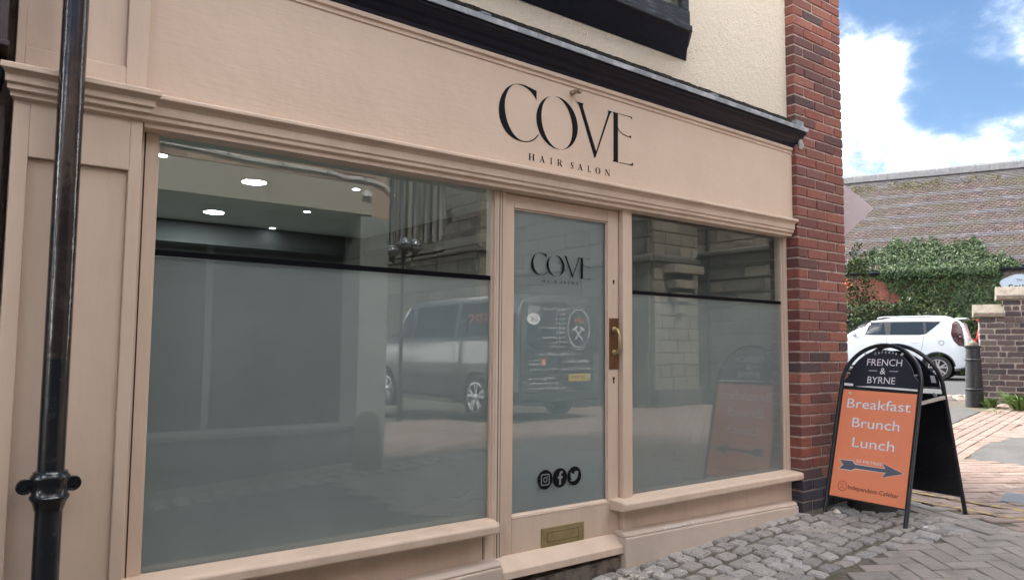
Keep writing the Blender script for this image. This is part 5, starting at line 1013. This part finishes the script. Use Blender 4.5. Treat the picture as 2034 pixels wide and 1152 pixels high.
# side street: lamp post, church, van
lp = thing('street_lamp', 'black street lamp with three round globes mirrored beside the left window top', 'street lamp', (6.0, -8.07, zg(6, -8)))
lz = zg(6, -8.07); b = MB(); b.tube([(6.0, -8.07, lz), (6.0, -8.07, lz+.8), (6.0, -8.07, 2.95)], [.06, .035, .028], 10)
gl_ = [(6.19, -8.0, 3.06, .125), (5.93, -7.86, 3.05, .118), (5.88, -8.22, 2.96, .115)]
for x, y, z, r in gl_: b.tube([(6.0, -8.07, 2.80), ((6+x)/2, (y-8.07)/2, 2.74), (x, y, z-r-.04)], .018, 8)
b.build('post', HAVE, lp, smooth=50)
for x, y, z, r in gl_:
    b = MB(); b.lathe([(r*math.sin(a)+.0005, -r*math.cos(a)) for a in np.linspace(0, math.pi, 12)], (x, y, z), 20); g_ = b.build('globe', GLOBE, lp, smooth=80)
    b = MB(); b.lathe([(r+.004, -.008), (r+.007, 0), (r+.004, .008)], (x, y, z), 20, caps=False); b.tube([(x+(r+.003)*math.sin(a), y, z-(r+.003)*math.cos(a)) for a in np.linspace(0, math.pi, 10)], .006, 5); b.tube([(x-(r+.003)*math.sin(a), y, z-(r+.003)*math.cos(a)) for a in np.linspace(0, math.pi, 10)], .006, 5); b.lathe([(.05, -.02), (.055, .0), (.03, .03)], (x, y, z-r-.02), 12); b.build('cage', HAVE, g_)
ch = thing('church', 'dark stone church with tall mullioned windows and a pale buttress mirrored behind the van', 'church', (12, -14, zg(11, -8)))
b = MB(); b.box(9.93, 24, -34, -11.49, -1, 11); b.box(10.43, 24, -11.49, -6.53, -1, 9.5); b.box(11.73, 24, -6.53, -2.6, -1, 5.2); b.build('wall', STONEJ, ch)
def ashlar(o, ex, ey_out, w, z0, z1, chs, ll, mats, seed, holes=()):
    r = random.Random(seed); ex = Vector(ex); eo = Vector(ey_out); out_ = []; z = z0; c = 0; pool = {}
    while z < z1-.05:
        h = min(chs*r.uniform(.9, 1.1), z1-z); x = -.0+(-.5*ll*(c % 2))
        while x < w-.02:
            l = ll*r.uniform(.75, 1.3); a0, a1 = max(x, 0), min(x+l, w); x += l
            if a1-a0 < .06: continue
            if any(h0 < (a0+a1)/2 < h1 and k0 < z+h/2 < k1 for h0, h1, k0, k1 in holes): continue
            me = bev_block(a1-a0-.012, .10, h-.012, .008, .003, r.randint(0, 99)).mesh('stone', r.choice(mats)); out_.append((me, frame_m(Vector(o)+ex*((a0+a1)/2)+eo*(.0+r.uniform(-.004, .006))+Vector((0, 0, z+h/2)), ex, Vector((0, 0, 1)).cross(ex))))
        z += h; c += 1
    return out_
wins = [(-13.35, -12.95), (-13.95, -13.55), (-14.55, -14.15), (-15.15, -14.75)]
pcs = ashlar((9.90, -18.2, 0), (0, 1, 0), (-1, 0, 0), 6.7, -.1, 6.6, .32, .72, [STONED], 1, holes=[(18.2-16.7, 18.2-12.95, 3.95, 9)])
pcs += ashlar((9.90, -11.46, 0), (1, 0, 0), (0, 1, 0), .5, -.1, 6.6, .32, .5, [STONE], 2)
pcs += ashlar((10.40, -11.4, 0), (0, 1, 0), (-1, 0, 0), 4.85, .0, 4.9, .34, .8, [STONED], 3)
pcs += ashlar((10.40, -6.50, 0), (1, 0, 0), (0, 1, 0), 1.30, .1, 4.9, .235, .42, [STONE], 4)
pcs += ashlar((11.70, -6.45, 0), (0, 1, 0), (-1, 0, 0), 3.8, .1, 4.4, .25, .95, [STONED, STONE], 5)
lay(pcs, 'stone', ch, STONED, stuffname='stones', prefer=lambda p: 5-abs(p[2]-2.8)+(3 if p[1] > -11.5 else 0))
def course(pts, z, h, d, m_):
    b = MB()
    for (x0, y0, x1, y1, nx, ny) in pts:
        p, q = Vector((x0, y0, 0)), Vector((x1, y1, 0)); n = Vector((nx, ny, 0)); b.prism([p+n*.05+Vector((0, 0, z)), p+n*(.05+d)+Vector((0, 0, z+.02)), p+n*(.05+d)+Vector((0, 0, z+h*.6)), p+n*.05+Vector((0, 0, z+h))], [q+n*.05+Vector((0, 0, z)), q+n*(.05+d)+Vector((0, 0, z+.02)), q+n*(.05+d)+Vector((0, 0, z+h*.6)), q+n*.05+Vector((0, 0, z+h))])
    return b.build('string_course', m_, ch)
course([(9.9, -20, 9.9, -11.4, -1, 0), (9.82, -11.46, 10.4, -11.46, 0, 1)], 3.62, .14, .09, STONED); course([(10.40, -11.4, 10.4, -6.42, -1, 0), (10.33, -6.5, 11.7, -6.5, 0, 1)], 2.98, .16, .09, STONED)
course([(11.70, -6.4, 11.7, -2.7, -1, 0)], 3.14, .12, .08, STONED)
for z in (2.93, 2.68, 2.43, 2.18): course([(11.70, -6.4, 11.7, -3.3, -1, 0)], z, .03, .02, STONEJ)
b = MB()                                                       # corbel steps on the pale buttress
for k, (z, w_) in enumerate([(2.94, .86), (2.66, .62), (2.42, .44), (2.20, .20)]): b.box(10.95-w_/2+.1, 10.95+w_/2+.1, -6.45, -6.45+.30-.06*k, z-.16, z)
b.build('corbel', STONE, ch, bevel=.01)
b = MB(); b.box(10.36, 11.73, -6.46, -6.36, .0, .62); b.box(11.62, 11.69, -6.36, -2.7, .0, .60); b.build('plinth', STONED, ch)
for k, (y0, y1) in enumerate([(-16.6, -15.6), (-15.3, -14.3), (-14.0, -13.0)]):
    w = bpy.data.objects.new('window', None); COL.objects.link(w); put(w, ch)
    b = MB(); b.box(9.86, 9.94, y0, y1, 4.0, 8.6); b.build('glazing', LEADGLASS, w)
    b = MB(); b.box(9.82, 9.95, y0-.12, y0, 3.95, 8.7); b.box(9.82, 9.95, y1, y1+.12, 3.95, 8.7); b.prism([(9.95, y0-.12, 3.78), (9.76, y0-.12, 3.78), (9.95, y0-.12, 4.0)], [(9.95, y1+.12, 3.78), (9.76, y1+.12, 3.78), (9.95, y1+.12, 4.0)]); b.build('surround', STONED, w)
    for f_ in (.33, .66): b = MB(); b.box(9.79, 9.90, y0+(y1-y0)*f_-.035, y0+(y1-y0)*f_+.035, 4.0, 8.6); b.build('mullion', STONE if f_ > .5 and k else STONED, w, bevel=.02)
b = MB(); b.tube([(11.66, -6.2, .1), (11.66, -6.2, 5)], .05, 10); o = b.build('downpipe', HAVE, ch, smooth=60)
b = MB(); b.box(11.60, 11.655, -4.97, -4.80, .62, .78); o = b.build('notice', WHITEP, ch)
b = MB(); b.box(9.74, 9.88, -17.2, -16.9, 5.1, 5.6); ab = b.build('alarm_box', WHITEP, bevel=.02); tag(ab, 'small white box high on the church wall mirrored left of its windows', 'alarm box')
# dark van with its back to the shop
van_o = Vector((7.50, -6.75, .262)); vf = Vector((.0, -1, 0)); vm = Matrix.Translation(van_o) @ frame_m((0, 0, 0), vf, Vector((0, 0, 1)).cross(vf))
VAN = [(4.12, .40, .75, .86, .62, .62, .50), (4.05, .28, .86, .98, .80, .78, .64), (3.85, .25, 1.02, 1.10, .88, .87, .72), (3.35, .25, 1.16, 1.20, .90, .89, .76), (2.95, .25, 1.20, 1.42, .90, .895, .72), (2.35, .25, 1.22, 1.86, .90, .90, .73), (2.0, .25, 1.22, 1.93, .90, .90, .74), (1.0, .25, 1.23, 1.96, .90, .90, .75), (-.5, .27, 1.24, 1.95, .90, .90, .75), (-.82, .30, 1.24, 1.93, .895, .89, .745), (-.90, .34, 1.22, 1.88, .88, .875, .72)]
van = thing('van', 'dark work van with lettered rear doors, mirrored in the salon door and window', 'van', tuple(van_o))
vehicle_body(VAN, vm, VANP, van, (0, 2.95), .39, 1.2)
for s in (-1, 1):
    side_panel(VAN, [(3.02, 1.28), (2.42, 1.76), (2.10, 1.80), (2.06, 1.27)], vm, CARGLASS, van, 'cab_window', .010, s); side_panel(VAN, [(1.96, 1.27), (1.96, 1.80), (.66, 1.82), (.66, 1.27)], vm, CARGLASS, van, 'side_window', .010, s); side_panel(VAN, [(.56, 1.27), (.56, 1.82), (-.66, 1.80), (-.66, 1.28)], vm, CARGLASS, van, 'rear_side_window', .010, s)
    for pts in ([(2.0, 1.24), (1.992, 1.24), (1.992, .40), (2.0, .40)], [(.62, 1.24), (.612, 1.24), (.612, .40), (.62, .40)]): side_panel(VAN, pts, vm, GAP, van, 'door_gap', .003, s)
    side_panel(VAN, [(2.45, .52), (2.45, .66), (.45, .66), (.45, .52)], vm, PLASTIC, van, 'rubbing_strip', .015, s, .02)
    b = MB(); b.lathe([(.02, -.10), (.10, -.08), (.125, 0), (.10, .08), (.03, .10)], (0, 0, 0), 14, axis='y'); b.xf(vm @ Matrix.Translation((2.80, s*1.03, 1.36)) @ Matrix.Diagonal((.6, 1, 1.25, 1))); mi = b.build('mirror', ALLOY if s > 0 else VANP, van, smooth=60)
    b = MB(); b.prism([vm @ Vector(p) for p in ((-.86, s*.74, 1.05), (-.86, s*.875, 1.05), (-.87, s*.86, 1.62), (-.87, s*.76, 1.62))], [vm @ Vector(p) for p in ((-.935, s*.76, 1.05), (-.925, s*.85, 1.05), (-.925, s*.82, 1.62), (-.935, s*.76, 1.62))]); b.build('tail_lamp', TAIL, van, bevel=.01)
    for ax in (0, 2.95): wheel(vm, ax, s*.80, .335, van, 5, s)
RM = frame_m(vm @ Vector((-.915, 0, 0)), vm.to_3x3() @ Vector((0, 1, 0)), (0, 0, 1))
if (RM.to_3x3() @ Vector((0, 0, 1))).y < 0: RM = frame_m(vm @ Vector((-.915, 0, 0)), vm.to_3x3() @ Vector((0, -1, 0)), (0, 0, 1))
def rplate(pts, z0, z1, name, mt, par=None, bevel=0): return plate(RM, pts, z0, z1).build(name, mt, par or van, bevel=bevel)
dl = rplate([(-.735, .42), (-.005, .42), (-.005, 1.80), (-.66, 1.80), (-.735, 1.5)], -.005, .020, 'rear_door', VANREAR, bevel=.012); drr = rplate([(.005, .42), (.735, .42), (.735, 1.5), (.66, 1.80), (.005, 1.80)], -.005, .020, 'rear_door', VANREAR, bevel=.012)
rplate([(-.64, 1.20), (-.50, 1.08), (-.03, 1.06), (-.03, 1.74), (-.60, 1.74)], .020, .026, 'window', CARGLASS, dl, .006); rplate([(.03, 1.06), (.50, 1.08), (.64, 1.20), (.60, 1.74), (.03, 1.74)], .020, .026, 'window', CARGLASS, drr, .006)
b = MB(); b.prism([RM @ Vector(p) for p in ((-.86, .30, -.05), (.86, .30, -.05), (.86, .46, -.05), (-.86, .46, -.05))], [RM @ Vector(p) for p in ((-.80, .30, .09), (.80, .30, .09), (.80, .45, .09), (-.80, .45, .09))]); b.build('rear_bumper', PLASTIC, van, bevel=.03)
rplate([(-.14, 1.79), (.14, 1.79), (.14, 1.82), (-.14, 1.82)], .02, .03, 'brake_lamp', TAIL)
pl_ = rplate([(-.665, .60), (-.215, .60), (-.215, .71), (-.665, .71)], .020, .027, 'number_plate', PLATEY, dl); 
def TR(h): return RM @ Matrix.Translation((0, 0, h))
text('L28 EPS', TR(.0275), -.44, .622, .37, .066, INK, pl_, offset=.01)
text('UK', TR(.0285), .50, 1.505, .15, .075, INK, drr, offset=.01)
b = MB(); flat(b, arcpts(.50, 1.545, .125, .085, 0, 360, 30)[:-1], TR(.0275)); b.build('country_sticker', WHITEP, drr)
for k, s in enumerate(['Painting & Decorating', 'Tiling', 'Plumbing', 'Carpentry', 'Kitchen & Bathroom Fitting', 'Odd Jobs', 'Garden & Landscaping', 'Jet Washing', 'Alarms & CCTV']):
    text('• '+s, TR(.027), -.155, 1.69-.072*k, None, .034, WHITEP, drr, align='LEFT')
b = MB()
for q in band(arcpts(-.42, 1.42, .235, .30, 0, 360, 44), arcpts(-.42, 1.42, .225, .29, 0, 360, 44)): flat(b, q, TR(.027))
b.build('badge_ring', WHITEP, dl); text('EPS', TR(.027), -.42, 1.50, .18, .085, EPSRED, drr, offset=.01)
b = MB()
for q in (st((-.50, 1.24), (-.34, 1.42), .018), st((-.34, 1.24), (-.50, 1.42), .018), st((-.39, 1.45), (-.30, 1.39), .03), st((-.45, 1.45), (-.54, 1.39), .03)): flat(b, q, TR(.0272))
b.build('crossed_tools', WHITEP, dl)
def arc_text(s, cx, cy, rx, ry, a0, a1, h, flip, parent):
    for k, c in enumerate(s):
        if c == ' ': continue
        a = math.radians(a0+(a1-a0)*k/max(1, len(s)-1)); text(c, TR(.027) @ Matrix.Translation((cx+rx*math.cos(a), cy+ry*math.sin(a), 0)) @ Matrix.Rotation(a-math.pi/2+(math.pi if flip else 0), 4, 'Z'), 0, 0, None, h, WHITEP, parent)
arc_text('ODD JOB SERVICES', -.42, 1.42, .255, .32, 150, 30, .028, False, dl); arc_text('JACK OF ALL', -.42, 1.42, .28, .345, 235, 305, .028, True, dl)
text('From SMALL be to BIG projects', TR(.021), .05, 1.0, .78, .036, WHITEP, drr); text('Find us on', TR(.021), .48, .905, None, .034, WHITEP, drr); text('Facebook', TR(.021), .48, .850, None, .034, WHITEP, drr)
rplate([(.245, .84), (.345, .84), (.345, .95), (.245, .95)], .020, .0212, 'social_sticker', EPSRED, drr); text('f', TR(.0214), .29, .855, None, .075, WHITEP, drr, offset=.03)
text('07508 13355', TR(.021), -.40, .885, .46, .040, WHITEP, drr); text('SERVICES@GMAIL.COM', TR(.021), -.05, .775, 1.22, .026, WHITEP, drr, spacing=1.6)
for k, s in enumerate(['William Shakespeare once said', "'Jack of all trades, master of none,", "though oftentimes better than master of one.'"]): text(s, TR(.021), .33-.05*k, .64-.075*k, None, .030, WHITEP, drr, shear=.3)
SM = frame_m(vm @ Vector((0, 0, 0)), (0, 1, 0), (0, 0, 1))
for s in (-1, 1):
    if (vm @ Vector((0, s, 0))).x < van_o.x:
        pm = frame_m(vm @ Vector((0, s*(side_y(VAN, 0, 1.5)+.014), 0)), (0, -1, 0), (0, 0, 1)); text('EPS', pm @ Matrix.Rotation(.215, 4, 'X') if False else pm, -.02, 1.42, .62, .22, EPSRED, van, offset=.0); text('EST 2020', pm, .45, 1.5, .16, .04, WHITEP, van); text('ODD JOB SERVICES', pm, 1.45, 1.09, 1.0, .06, WHITEP, van)
b = MB(); b.prism([vm @ Vector(p) for p in ((3.0, -.72, 1.24), (3.0, .72, 1.24), (2.42, .68, 1.80), (2.42, -.68, 1.80))], [vm @ Vector(p) for p in ((3.05, -.72, 1.26), (3.05, .72, 1.26), (2.47, .68, 1.83), (2.47, -.68, 1.83))]); b.build('windscreen', CARGLASS, van, bevel=.01)
